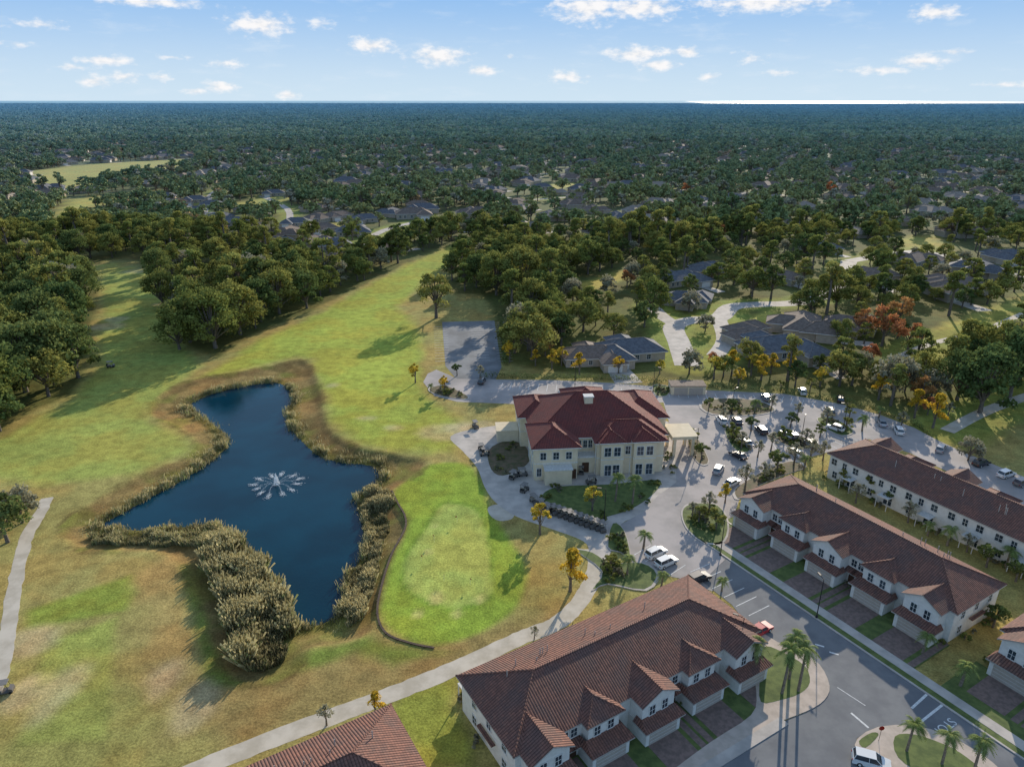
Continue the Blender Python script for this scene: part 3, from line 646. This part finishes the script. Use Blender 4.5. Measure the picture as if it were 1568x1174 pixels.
# ---------- suburban houses
def housemesh(name,rm,s=0):
    b=MB();b.box(0,18,0,10,-.1,2.8,2);b.hip(-.6,18.6,-.6,10.6,2.9,.5,0,1)
    if s%2==0: b.box(11,18.5,-6,1,-.1,2.8,2);b.hip(10.4,19.1,-6.6,6,2.95,.52,0,1)
    else: b.box(-1,7,-5,1,-.1,2.8,2);b.hip(-1.6,7.6,-5.6,6,2.95,.55,0,1)
    b.box(5,12,9,15,-.1,2.8,2);b.hip(4.4,12.6,4,15.6,2.97,.5,0,1)
    for x in(2,4.5,8): b.window((x+(5 if s%2 else 0),0,1.5),(0,-1,0),1.2,1.3,1,3)
    b.ob((14.7 if s%2==0 else 3,-6 if s%2==0 else -5,1.2),(1,0,0),(0,-1,0),4.6,2.2,.06,1)
    for x in(3,15): b.window((x,10,1.5),(0,1,0),1.2,1.3,1,3)
    if s%2==0: b.box(12.5,17,-15,-6.1,-.2,.05,4)
    else: b.box(0.5,5.5,-15,-5.1,-.2,.05,4)
    b.V=[(x-9,y-4,z) for x,y,z in b.V]
    o=b.obj(name,[rm,M_trim,M_wallh,M_glass,M_conc]);me=o.data;bpy.data.objects.remove(o);return me
M_wallh=mat('house_wall',(.48,.41,.33),(.40,.34,.28),1)
M_shl=mat('shingle_tan',(.36,.30,.25),(.27,.225,.19),1.2,bump=.3)
houses=[housemesh('h0',M_shg,0),housemesh('h1',M_shb,1),housemesh('h2',M_shg,1),housemesh('h3',M_shb,0),housemesh('h4',M_shl,1)]
hp=[(1190,545,.3,1.25),(1232,508,1.2,1.2),(965,548,.2,1.15),(1150,520,2.,1.),(1040,435,.5,1.1),(1460,450,.2,1.4),(1500,420,1,1.2),(1180,432,.4,1.1),(1085,420,1.9,1),(1300,505,2.6,1),(430,378,.4,1.),(480,376,1.2,1.),(540,360,.3,1.1),(385,352,.8,1),(340,338,1.2,1),(272,315,.7,1),(290,328,1.7,1),(590,385,2.3,1.),(455,346,.1,1),(380,325,.9,1),(252,305,.2,1),(520,335,.7,1),(600,330,1.2,1),(1400,405,.7,1.1),(1250,385,.3,1),(500,400,.9,1),(1050,465,2.8,1),(905,555,.1,1.),(1030,300,.2,1.),(760,300,1.,1),(830,290,.2,1),(930,300,.6,1),(960,285,.1,1),(1000,320,.9,1),(420,300,.3,1),(560,310,.4,1),(510,382,.4,1.1),(445,362,1.4,1.1),(560,340,.4,1),(640,318,.3,1),(325,318,.3,1),(1340,430,.3,1.1),(1540,400,.3,1.1),(410,365,.3,1.),(360,345,.5,1.),(495,355,.5,1.),(300,310,.3,1.)]
H=[]
for i,(x,y,a,s) in enumerate(hp):
    q=P(x,y);o=place('suburban_house',houses[i%4],q[0],q[1],s,0,a,s);H.append((q[0],q[1],12*s if q[1]<430 else 15*s))
def hedge(name,pts,w_,h_,lm):
    pts=[np.array(p) for p in pts];cs=[]
    for a,b_ in zip(pts[:-1],pts[1:]):
        L=np.linalg.norm(b_-a)
        for k in range(int(L/.8)+1):
            p=a+(b_-a)*min(1,k*.8/L);cs.append((p[0],p[1],h_*.5))
    V,Q,T=leaves(cs,[w_*random.uniform(.5,.65) for _ in cs],46,.16,h_/w_*.95,-1)
    me=npmesh(name,V,Q,[0]*len(Q),[lm],T);col0.objects.link(bpy.data.objects.new(name,me))
hedge('hedge',PP([(740,578),(850,580),(960,582),(1075,592),(1200,601),(1290,616),(1350,633),(1400,652),(1425,668)]),1.6,1.8,L_dark)
hedge('hedge',PP([(1120,628),(1180,628)]),1,.8,L_dark);hedge('hedge',PP([(768,495),(775,560)]),2,1.6,L_dark)
# ---------- single trees
def T(name,me,x,y,s=1.): q=P(x,y);return place(name,me,q[0],q[1],s)
q=P(668,487);place('oak_tree',lone,q[0],q[1],1,0,1.)
BIG=[(330,533,1.1),(292,524,1.),(368,512,1.1),(428,480,1.),(470,472,.9),(400,492,.9),(305,500,.95),(275,535,.8),(760,452,1.),(800,448,1.05),(835,440,.9),(730,440,.8),(40,600,1.15),(85,590,1.05),(20,560,1.),(70,540,1.1),(120,578,.95),(10,628,1.05),(110,520,1.1),(50,500,1.),(545,422,.8),(1500,632,1.),(1545,608,1.05),(1465,612,.85),(1600,590,1.),(1280,470,.8),(120,400,.9),(170,385,.9),(220,375,.9),(1000,480,.8),(250,470,.8),(1230,400,.9),(130,480,1.),(128,450,.95),(95,560,1.1),(-20,650,1.1),(245,440,.9),(-60,690,1.)]
for x,y,s in BIG:
    q=P(x,y);place('oak_tree',random.choice(bigo) if x<1400 else bigo[1],q[0],q[1],s);H.append((q[0],q[1],7.))
for x,y,s in((636,586,1.05),(681,602,.9),(907,782,1.1),(827,818,1.15),(873,905,1.35),(845,565,1.1),(887,574,1.3),(947,572,1.1),(1093,580,1.4),(1130,592,1.1),(1165,582,1.5),(1150,575,1.4),(1345,612,1.4),(1428,655,1.5),(1205,580,1.4),(780,555,1.3),(820,560,1.),(1010,572,.9),(800,520,1.4),(575,1092,.7),(1400,640,1.4),(1120,575,1.3),(1180,572,1.2),(860,560,1.1),(1110,770,.8),(1255,592,1.2)): T('yellow_autumn_tree',random.choice(yel),x,y,s)
for x,y,s in((822,528,1.1),(1350,530,1.2),(1390,535,.9),(1375,500,1.),(1408,620,.7),(1330,560,.7),(1270,300,1.),(1100,370,.8),(835,545,.7),(1050,300,1.),(1060,350,.8),(1385,600,.6),(1320,510,.8),(1090,560,.45),(960,440,.7),(1420,635,.5)): T('russet_tree',random.choice(red),x,y,s);H.append((*P(x,y),5.))
for x,y in((1197,1062),(1222,1058),(1208,1040)): T('palm_tree',palms[1],x,y,.95)
for x,y in((1388,1150),(1442,1170),(1490,1185)): T('palm_tree',palms[0],x,y,.8)
for x,y in((968,772),(942,768),(1150,1040)): T('palm_tree',palms[0],x,y,.9)
for x,y,s in((1085,630,1),(1120,632,1),(1155,632,1),(1180,630,1.),(1265,652,1.1),(1295,660,1),(1200,676,1.1),(1232,684,1.1),(1122,672,1.1),(1135,688,1.),(1060,678,1),(1074,704,1),(1070,800,1),(1095,812,1.2),(1085,785,1),(1060,795,.8),(1140,750,1.2),(1170,735,1.),(1190,722,1.3),(1215,712,1.2),(1240,705,1.1),(985,840,1.),(1260,705,1),(1310,770,1.),(1230,720,1),(960,880,1.),(935,872,.9),(1300,640,1),(1220,640,.9),(700,575,.9),(735,578,.9),(660,600,.6),(500,1110,.7),(818,978,.5),(1012,900,.8),(1105,905,.7),(1470,1050,1),(1520,960,1),(1412,1000,.9),(1540,870,1.1),(1420,820,.8),(1360,775,.9),(1480,845,.8),(1450,640,1),(1240,600,1),(1195,598,.8),(1330,760,1.1),(1390,800,1.),(1450,835,1.),(1510,868,1.1),(1290,745,1.),(1555,890,1.),(1345,640,.9),(1380,652,.9),(1150,660,1.),(1105,650,1.),(1180,690,1.),(1255,670,1.),(1320,660,1.),(1160,700,.9),(1210,655,1.)):
    T('ornamental_tree',random.choice(small+[small[1],palms[2]]),x,y,s)
for x,y,s in((0,660,1.),(12,830,.85),(35,800,.7)): T('oak_tree',random.choice(oaks[2:4]+[oaks[6]]),x,y,s)
T('oak_tree',oaks[6],1482,705,.55)
for k in range(190):
    i=random.randrange(len(isl));p=np.array(PP(isl[i]));wv=np.random.default_rng(k).dirichlet(np.ones(len(p))*.7);q=wv@p;place('shrub',random.choice(bush),q[0],q[1],random.uniform(.5,1.2),.1)
for x,y in[(836,760),(850,750),(870,790),(1000,742),(985,765),(960,780),(925,792),(768,720),(760,700),(785,685),(1022,700),(1024,720),(1026,660)]: 
    for k in range(4): T('shrub',random.choice(bush),x+random.uniform(-8,8),y+random.uniform(-5,5),random.uniform(.5,1.))
# ---------- forest
def openmask(x,y,marg=3.):
    m=sdist(x,y,OPEN0)>marg
    for o in OPENS: m&=sdist(x,y,o)>2
    for s in streets: m&=sdist(x,y,s,False)>6.5
    for hx_,hy_,hr in H: m&=(x-hx_)**2+(y-hy_)**2>hr**2
    return m
def jit(y0,y1,sp,jf=.45):
    xs,ys=np.meshgrid(np.arange(-.82*y1-60,.82*y1+60,sp),np.arange(y0,y1,sp));xs=xs.ravel();ys=ys.ravel()
    xs=xs+rng.uniform(-jf,jf,len(xs))*sp;ys=ys+rng.uniform(-jf,jf,len(ys))*sp
    k=np.abs(xs)<.80*ys+50;return xs[k],ys[k]
nbL=PP([(220,285),(620,285),(660,340),(600,395),(480,410),(400,380),(250,340)]);nbR=PP([(950,400),(1300,370),(1600,360),(1700,480),(1440,590),(1100,590),(900,565),(900,480)])
x,y=jit(150,460,9.5);k=openmask(x,y);x,y=x[k],y[k]
dens=np.where(sdist(x,y,nbR)<0,.58,np.where(sdist(x,y,nbL)<0,.36,.93));k=rng.random(len(x))<dens;x,y=x[k],y[k]
bg_=fbm(x,y,45,91);inR=sdist(x,y,nbR)<0
for a,b_,g_,ir in zip(x,y,bg_,inR):
    me_=random.choices(oaks,[4,4,4,3,3,2.2,1.2])[0];s_=random.uniform(.55,1.05)*(.7+.75*g_)*(.82 if ir else 1.)*(1.2 if a<-60 and b_<330 else 1)
    place('oak_tree' if me_ is not oaks[5] else 'pine_tree',me_,a,b_,s_)
srcF=bpy.data.collections.new('forest_trees')
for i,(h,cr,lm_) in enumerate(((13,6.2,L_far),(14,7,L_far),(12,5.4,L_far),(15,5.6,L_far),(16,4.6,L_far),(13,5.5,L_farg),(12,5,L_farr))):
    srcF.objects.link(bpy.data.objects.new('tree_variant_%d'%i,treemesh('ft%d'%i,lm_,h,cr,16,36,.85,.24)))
def patch(name,n,R):
    V=[];Tt=[];mi=[]
    for k in range(n):
        a,b_=rng.uniform(-R,R,2);h=rng.uniform(7,15);cs=[];rs=[]
        for j in range(3): cs.append((a+rng.normal()*2.2,b_+rng.normal()*2.2,h-rng.uniform(0,3.)-2));rs.append(rng.uniform(2.6,4.3))
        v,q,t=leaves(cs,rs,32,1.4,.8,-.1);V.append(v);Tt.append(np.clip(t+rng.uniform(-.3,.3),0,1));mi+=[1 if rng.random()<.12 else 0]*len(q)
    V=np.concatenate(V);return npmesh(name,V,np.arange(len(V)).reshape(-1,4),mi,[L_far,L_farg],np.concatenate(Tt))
srcP=bpy.data.collections.new('woodland_patches')
for i in range(4): srcP.objects.link(bpy.data.objects.new('patch_%d'%i,patch('pt%d'%i,25,34)))
srcH=bpy.data.collections.new('house_variants')
for i in range(5): srcH.objects.link(bpy.data.objects.new('house_variant_%d'%i,houses[i]))
def inst(name,x,y,rot,scl,pv,coll):
    me=bpy.data.meshes.new(name);n=len(x);me.vertices.add(n);me.vertices.foreach_set('co',np.stack([x,y,np.zeros(n)],1).astype(np.float32).ravel())
    a=me.attributes.new('rot','FLOAT_VECTOR','POINT');a.data.foreach_set('vector',np.stack([np.zeros(n),np.zeros(n),rot],1).astype(np.float32).ravel())
    a=me.attributes.new('scl','FLOAT_VECTOR','POINT');a.data.foreach_set('vector',scl.astype(np.float32).ravel())
    pv=np.array(pv,float);a=me.attributes.new('vid','INT','POINT');a.data.foreach_set('value',rng.choice(len(pv),n,p=pv/pv.sum()).astype(np.int32))
    o=bpy.data.objects.new(name,me);col0.objects.link(o)
    ng=bpy.data.node_groups.new(name+'_nodes','GeometryNodeTree');ng.interface.new_socket('Geometry',in_out='INPUT',socket_type='NodeSocketGeometry');ng.interface.new_socket('Geometry',in_out='OUTPUT',socket_type='NodeSocketGeometry')
    N=ng.nodes;Lk=ng.links;gi=N.new('NodeGroupInput');go=N.new('NodeGroupOutput');ip=N.new('GeometryNodeInstanceOnPoints')
    ci=N.new('GeometryNodeCollectionInfo');ci.inputs['Collection'].default_value=coll;ci.inputs['Separate Children'].default_value=True;ci.inputs['Reset Children'].default_value=True
    def na(nm,t):
        q=N.new('GeometryNodeInputNamedAttribute');q.data_type=t;q.inputs[0].default_value=nm;return q.outputs[0]
    Lk.new(gi.outputs[0],ip.inputs['Points']);Lk.new(ci.outputs[0],ip.inputs['Instance']);ip.inputs['Pick Instance'].default_value=True
    Lk.new(na('vid','INT'),ip.inputs['Instance Index']);Lk.new(na('rot','FLOAT_VECTOR'),ip.inputs['Rotation']);Lk.new(na('scl','FLOAT_VECTOR'),ip.inputs['Scale'])
    Lk.new(ip.outputs[0],go.inputs[0]);o.modifiers.new('scatter','NODES').node_group=ng
hx,hy=jit(470,2000,42);k=openmask(hx,hy,10)&(fbm(hx,hy,260,90)>.36)&(rng.random(len(hx))<.8);hx,hy=hx[k],hy[k]
inst('distant_houses',hx,hy,rng.choice([.2,.9,1.77,2.5],len(hx)),np.tile(rng.uniform(.95,1.35,len(hx))[:,None],(1,3)),[1,1,1,1,1.3],srcH)
x,y=jit(460,1500,9.8);k=openmask(x,y);x,y=x[k],y[k]
mn=np.full(len(x),1e9)
for a,b_ in zip(hx,hy): mn=np.minimum(mn,(x-a)**2+(y-b_)**2)
gap=fbm(x,y,60,33);k=(mn>14**2)&(rng.random(len(x))<np.where(gap<.40,.4,.95))&~((mn<30**2)&(rng.random(len(x))<.5));x,y=x[k],y[k]
s=rng.uniform(.55,1.15,len(x))*(.8+.5*fbm(x,y,70,92));inst('distant_forest',x,y,rng.uniform(0,6.28,len(x)),np.stack([s*1.05,s*1.05,s*rng.uniform(.75,1.1,len(x))],1),[3,3,3,3,3,1.8,.45],srcF)
fpx=[];fpy=[];fps=[];yy=1500.
while yy<19000:
    sc_=1+(yy-1500)/4500;st=62*sc_
    for xx in np.arange(-.82*yy-50,.82*yy+50,st):
        if yy>16500 and xx>4300: continue
        fpx.append(xx+rng.uniform(-.35,.35)*st);fpy.append(yy+rng.uniform(-.35,.35)*st);fps.append(sc_)
    yy+=st
fps=np.array(fps);inst('far_forest',np.array(fpx),np.array(fpy),rng.uniform(0,6.28,len(fps)),np.stack([fps,fps,rng.uniform(.8,1.25,len(fps))],1),[1]*4,srcP)
# ---------- vehicles
def paintm():
    m,nt,out=newmat('car_paint');c=nt.a('ShaderNodeObjectInfo').outputs['Color']
    b=nt.a('ShaderNodeBsdfPrincipled',{'Base Color':c,'Roughness':.25,'Coat Weight':.6});nt.l.new(b.outputs[0],out.inputs[0]);return m
M_paint=paintm();M_light=mat('lamp_lens',(.7,.7,.65),None,2,rough=.2);M_tail=mat('tail_lens',(.3,.01,.01),None,2,rough=.2)
def carmesh(suv):
    b=MB();ht=1.72 if suv else 1.42;hb=1.02 if suv else .88
    prof=[(-2.3,.3),(2.25,.3),(2.36,.5),(2.3,.72),(1.2,hb),(-1.7 if not suv else -2.2,hb+.04),(-2.28,hb-.08),(-2.36,.6)]
    def ex(pr,y):
        n=len(pr);b.poly([(x,-y,z) for x,z in pr],0);b.poly([(x,y,z) for x,z in pr][::-1],0)
        for i in range(n): (x0,z0),(x1,z1)=pr[i],pr[(i+1)%n];b.poly([(x1,-y,z1),(x0,-y,z0),(x0,y,z0),(x1,y,z1)],0)
    ex(prof,.9)
    xb0=-2.2 if suv else -1.75;xt0=-1.95 if suv else -1.1
    lo=[(xb0,-.84),(1.15,-.84),(1.15,.84),(xb0,.84)];up=[(xt0,-.66),(.35,-.66),(.35,.66),(xt0,.66)]
    for i in range(4):
        j=(i+1)%4;b.poly([(*lo[i],hb),(*lo[j],hb),(*up[j],ht-.05),(*up[i],ht-.05)],1)
        b.tube((*lo[i],hb),(*up[i],ht-.04),.05,.05,4,0)
    b.box(xt0-.05,.4,-.7,.7,ht-.06,ht,0)
    for sy in(-1,1):
        b.tube((-.4,sy*.85,hb),(-.45,sy*.68,ht-.05),.04,.04,4,0)
        b.box(.75,.95,sy*.98-.09,sy*.98+.09,hb,hb+.14,0)
        for x in(-1.4,1.42):
            b.tube((x,sy*.72,.33),(x,sy*.94,.33),.33,.33,14,2);b.tube((x,sy*.93,.33),(x,sy*.96,.33),.18,.18,10,3)
        b.box(2.2,2.36,sy*.68-.16,sy*.68+.16,.58,.72,3);b.box(-2.37,-2.25,sy*.7-.15,sy*.7+.15,.66,.82,4)
    o=b.obj('c',[M_paint,M_glass,M_tire,M_light,M_tail]);me=o.data;bpy.data.objects.remove(o);return me
cars=[carmesh(0),carmesh(1)]
CC={'w':(.75,.75,.74,1),'k':(.02,.02,.025,1),'r':(.45,.015,.02,1),'s':(.35,.36,.38,1),'b':(.03,.06,.15,1),'g':(.12,.12,.13,1)}
def car(x,y,ang,c,suv=1,z=.04):
    q=P(x,y);o=place('parked_car',cars[suv],q[0],q[1],1.,z,math.radians(ang),1.);o.color=CC[c];bv=o.modifiers.new('bevel','BEVEL');bv.width=.05;bv.segments=2;bv.limit_method='ANGLE'
for a in((1004,850,35,'w'),(1020,864,33,'w'),(1070,889,30,'k'),(1163,968,33,'r',0),(1278,658,130,'w'),(1165,662,95,'k'),(1212,670,100,'g'),(1142,680,100,'s',0),(1228,602,80,'w'),(1286,614,70,'k'),(1120,742,40,'w',0),(1240,682,100,'s'),(1502,712,25,'k'),(1540,729,25,'w'),(1565,742,25,'g'),(1333,1170,-20,'w'),(738,586,80,'k'),(1205,668,100,'w',0),(1440,690,50,'s'),(1130,700,120,'k',0),(1350,650,75,'s',0),(1104,646,95,'w'),(1128,647,95,'k',0),(1220,696,100,'w',0),(1172,612,85,'g'),(1375,662,75,'w'),(1270,632,80,'k'),(1100,722,60,'s')): car(*a)
def cartmesh():
    b=MB()
    b.box(-1.15,1.2,-.58,.58,.25,.42,0);pr=[(.55,.4),(1.2,.4),(1.15,.75),(.7,.95)]
    for y in(-.55,.55): b.poly([(x,y,z) for x,z in(pr if y<0 else pr[::-1])],0)
    for i in range(4): (x0,z0),(x1,z1)=pr[i],pr[(i+1)%4];b.poly([(x1,-.55,z1),(x0,-.55,z0),(x0,.55,z0),(x1,.55,z1)],0)
    b.box(-1.1,-.2,-.56,.56,.42,.72,0);b.box(-.65,-.12,-.52,.52,.72,.86,1);b.box(-.72,-.6,-.52,.52,.86,1.25,1);b.box(-1.2,-.85,-.4,.4,.72,1.05,2)
    for x,x2 in((.72,.5),(-.85,-.8)):
        for y in(-.5,.5): b.tube((x,y,.7),(x2,y,1.85),.03,.03,5,2)
    b.box(-1.05,.75,-.6,.6,1.85,1.93,3)
    for x in(-.8,.85):
        for y in(-.6,.48): b.tube((x,y,.22),(x,y+.14,.22),.22,.22,10,2)
    o=b.obj('c',[M_cart,M_seat,M_tire,M_cartroof]);me=o.data;bpy.data.objects.remove(o);return me
M_cart=mat('cart_body',(.14,.13,.12),None,2,rough=.4);M_seat=mat('cart_seat',(.45,.40,.32),None,2);M_cartroof=mat('cart_roof',(.24,.22,.2),(.18,.17,.16),2,rough=.5)
cart=cartmesh()
for k in range(10):
    t=k/9;x=848+(922-848)*t;y=786+(812-786)*t;q=P(x,y);place('golf_cart',cart,q[0],q[1],1.,.03,math.radians(-75+random.uniform(-12,12)),1.)
for x,y in((786,732),(800,728),(803,752),(818,770),(728,655),(737,690),(826,776),(838,783),(742,697),(890,724),(170,562),(905,740),(875,728)): 
    q=P(x,y);place('golf_cart',cart,q[0],q[1],1.,.03,random.uniform(0,6),1.)
q=P(8,1060);place('utility_cart',cart,q[0],q[1],1.,.02,.3,1.)
def lampmesh():
    b=MB();b.tube((0,0,0),(0,0,.5),.2,.2,8);b.tube((0,0,.5),(0,0,7.5),.09,.06,8);b.tube((0,0,7.4),(1.2,0,7.55),.05,.05,6);b.box(.9,1.7,-.15,.15,7.48,7.62)
    o=b.obj('c',[M_metal]);me=o.data;bpy.data.objects.remove(o);return me
lampm=lampmesh()
for x,y in((1103,850),(1120,634),(1290,662),(1065,700),(925,800),(1225,684),(1000,600),(1130,1010),(1345,600),(880,600),(1250,946)): T('street_lamp',lampm,x,y,1.)
b=MB();b.tube((0,0,0),(0,0,2.1),.02,.02,5);b.box(0,.5,-.01,.01,1.75,2.1,1);o=b.obj('c',[M_white,M_tail]);fm=o.data;bpy.data.objects.remove(o)
for x,y in((645,860),(700,800),(720,895),(680,890),(665,830)): T('golf_flag',fm,x,y,.7)
b=MB();b.tube((0,0,0),(0,0,2.4),.03,.03,6,0);b.tube((0,.02,2.3),(0,-.02,2.3),.38,.38,8,1);o=b.obj('stop_sign',[M_metal,M_tail]);q=P(1345,1135);o.location=(q[0],q[1],.1)
# ---------- sun, sky
el=math.radians(19.5);az=math.atan2(.37,.93)
S_=bpy.data.lights.new('sun','SUN');S_.energy=5.;S_.angle=math.radians(.55);S_.color=(1.,.89,.72)
so=bpy.data.objects.new('sun',S_);col0.objects.link(so)
sd=Vector((math.sin(az)*math.cos(el),math.cos(az)*math.cos(el),math.sin(el)));so.rotation_euler=sd.to_track_quat('Z','Y').to_euler()
W=bpy.data.worlds.new('World');bpy.context.scene.world=W;W.use_nodes=True
for n in list(W.node_tree.nodes): W.node_tree.nodes.remove(n)
nt=NT(W.node_tree);out=nt.a('ShaderNodeOutputWorld')
sky=nt.a('ShaderNodeTexSky',sky_type='NISHITA',sun_disc=False,sun_elevation=el,sun_rotation=az,air_density=1.,dust_density=.5,ozone_density=1.5,altitude=100)
co=nt.a('ShaderNodeTexCoord').outputs['Generated'];sp=nt.a('ShaderNodeSeparateXYZ',{0:co})
AZ=nt.m('ARCTAN2',sp.outputs[0],sp.outputs[1]);EL=nt.m('ARCSINE',sp.outputs[2])
A2=nt.a('ShaderNodeCombineXYZ',{0:AZ,1:EL,2:0.}).outputs[0]
hzn=nt.mix(nt.ss(EL,-.01,.15),(4.2,5.2,6.0),(1.8,3.4,5.8))
skc=nt.mix(1.,sky.outputs[0],(1.75,1.6,1.45),'MULTIPLY')
base_sky=nt.mix(nt.ss(EL,.17,.7),hzn,skc)
run=None
for cx,cy,hw,hh,fa in((398,38,42,14,0),(568,70,32,11,0),(672,86,40,13,0),(738,108,24,7,0),(900,12,50,20,0),(980,12,60,14,0),(1170,4,110,14,.1),(490,38,45,11,.45),(975,83,48,11,.05),(1008,100,30,8,0),(1052,80,20,7,0),(870,118,34,10,.15),(1432,20,28,9,0),(1410,94,27,8,0),(1345,108,55,8,.3),(1150,90,40,12,.45),(162,93,34,7,.05),(145,125,20,8,.1),(190,118,24,8,.15),(338,133,24,9,.1),(245,118,22,7,.3),(300,140,22,6,.2),(440,145,18,8,.1),(60,38,50,9,.4),(225,3,70,7,.1),(265,88,28,6,.4),(345,98,34,10,.35),(1085,118,18,6,.2),(1190,112,30,7,.4),(1462,80,22,5,.2),(110,103,24,5,.3),(20,68,24,6,.4),(1540,130,40,6,.3),(780,88,12,5,.3)):
    a=(cx-CX)/F;b_=(cy-CY)/F;d=Vector((a,cT-b_*sT,-sT-b_*cT)).normalized()
    ca=math.atan2(d.x,d.y);ce=math.asin(d.z)
    v=nt.a('ShaderNodeVectorMath',{0:A2,1:(ca,ce,0)},operation='SUBTRACT').outputs[0]
    v=nt.a('ShaderNodeVectorMath',{0:v,1:(F/hw/1.25,F/hh/1.25,0)},operation='MULTIPLY').outputs[0]
    l=nt.a('ShaderNodeVectorMath',{0:v},operation='LENGTH').outputs['Value']
    if fa: l=nt.m('ADD',l,fa)
    run=l if run is None else nt.m('MINIMUM',run,l)
nv=nt.a('ShaderNodeVectorMath',{0:A2,1:(1.,1.9,1.)},operation='MULTIPLY').outputs[0]
nz=nt.noise(nv,60,7,.58)
dn=nt.m('ADD',nt.m('SUBTRACT',1.,run),nt.m('MULTIPLY',nt.m('SUBTRACT',nz,.5),2.2))
al=nt.ss(dn,.0,.95)
wisp=nt.ss(nt.noise(nt.a('ShaderNodeVectorMath',{0:A2,1:(1.,4.,1.)},operation='MULTIPLY').outputs[0],14,5,.6),.5,.8,0.,.35)
shade=nt.ss(nz,.35,.6,.9,1.)
cc=nt.a('ShaderNodeCombineColor',{0:nt.m('MULTIPLY',shade,6.4),1:nt.m('MULTIPLY',shade,6.35),2:nt.m('MULTIPLY',shade,6.4)}).outputs[0]
c=nt.mix(al,nt.mix(wisp,base_sky,(5.3,5.8,6.3)),cc)
bgA=nt.a('ShaderNodeBackground',{'Color':base_sky,'Strength':.15})
bgB=nt.a('ShaderNodeBackground',{'Color':c,'Strength':.15})
inb=nt.m('MULTIPLY',nt.m('GREATER_THAN',EL,-.01),nt.m('LESS_THAN',EL,.16))
mx=nt.a('ShaderNodeMixShader',{0:inb,1:bgA.outputs[0],2:bgB.outputs[0]});nt.l.new(mx.outputs[0],out.inputs[0])
# ---------- camera
cam=bpy.data.cameras.new('camera');cam.lens=F/1568*36;cam.sensor_width=36;cam.clip_end=150000;cam.clip_start=.5
co_=bpy.data.objects.new('camera',cam);col0.objects.link(co_);co_.location=(0,0,HC);co_.rotation_euler=(math.pi/2-TH,0,0)
sc=bpy.context.scene;sc.camera=co_;sc.view_settings.view_transform='Standard';sc.view_settings.look='None';sc.view_settings.exposure=0
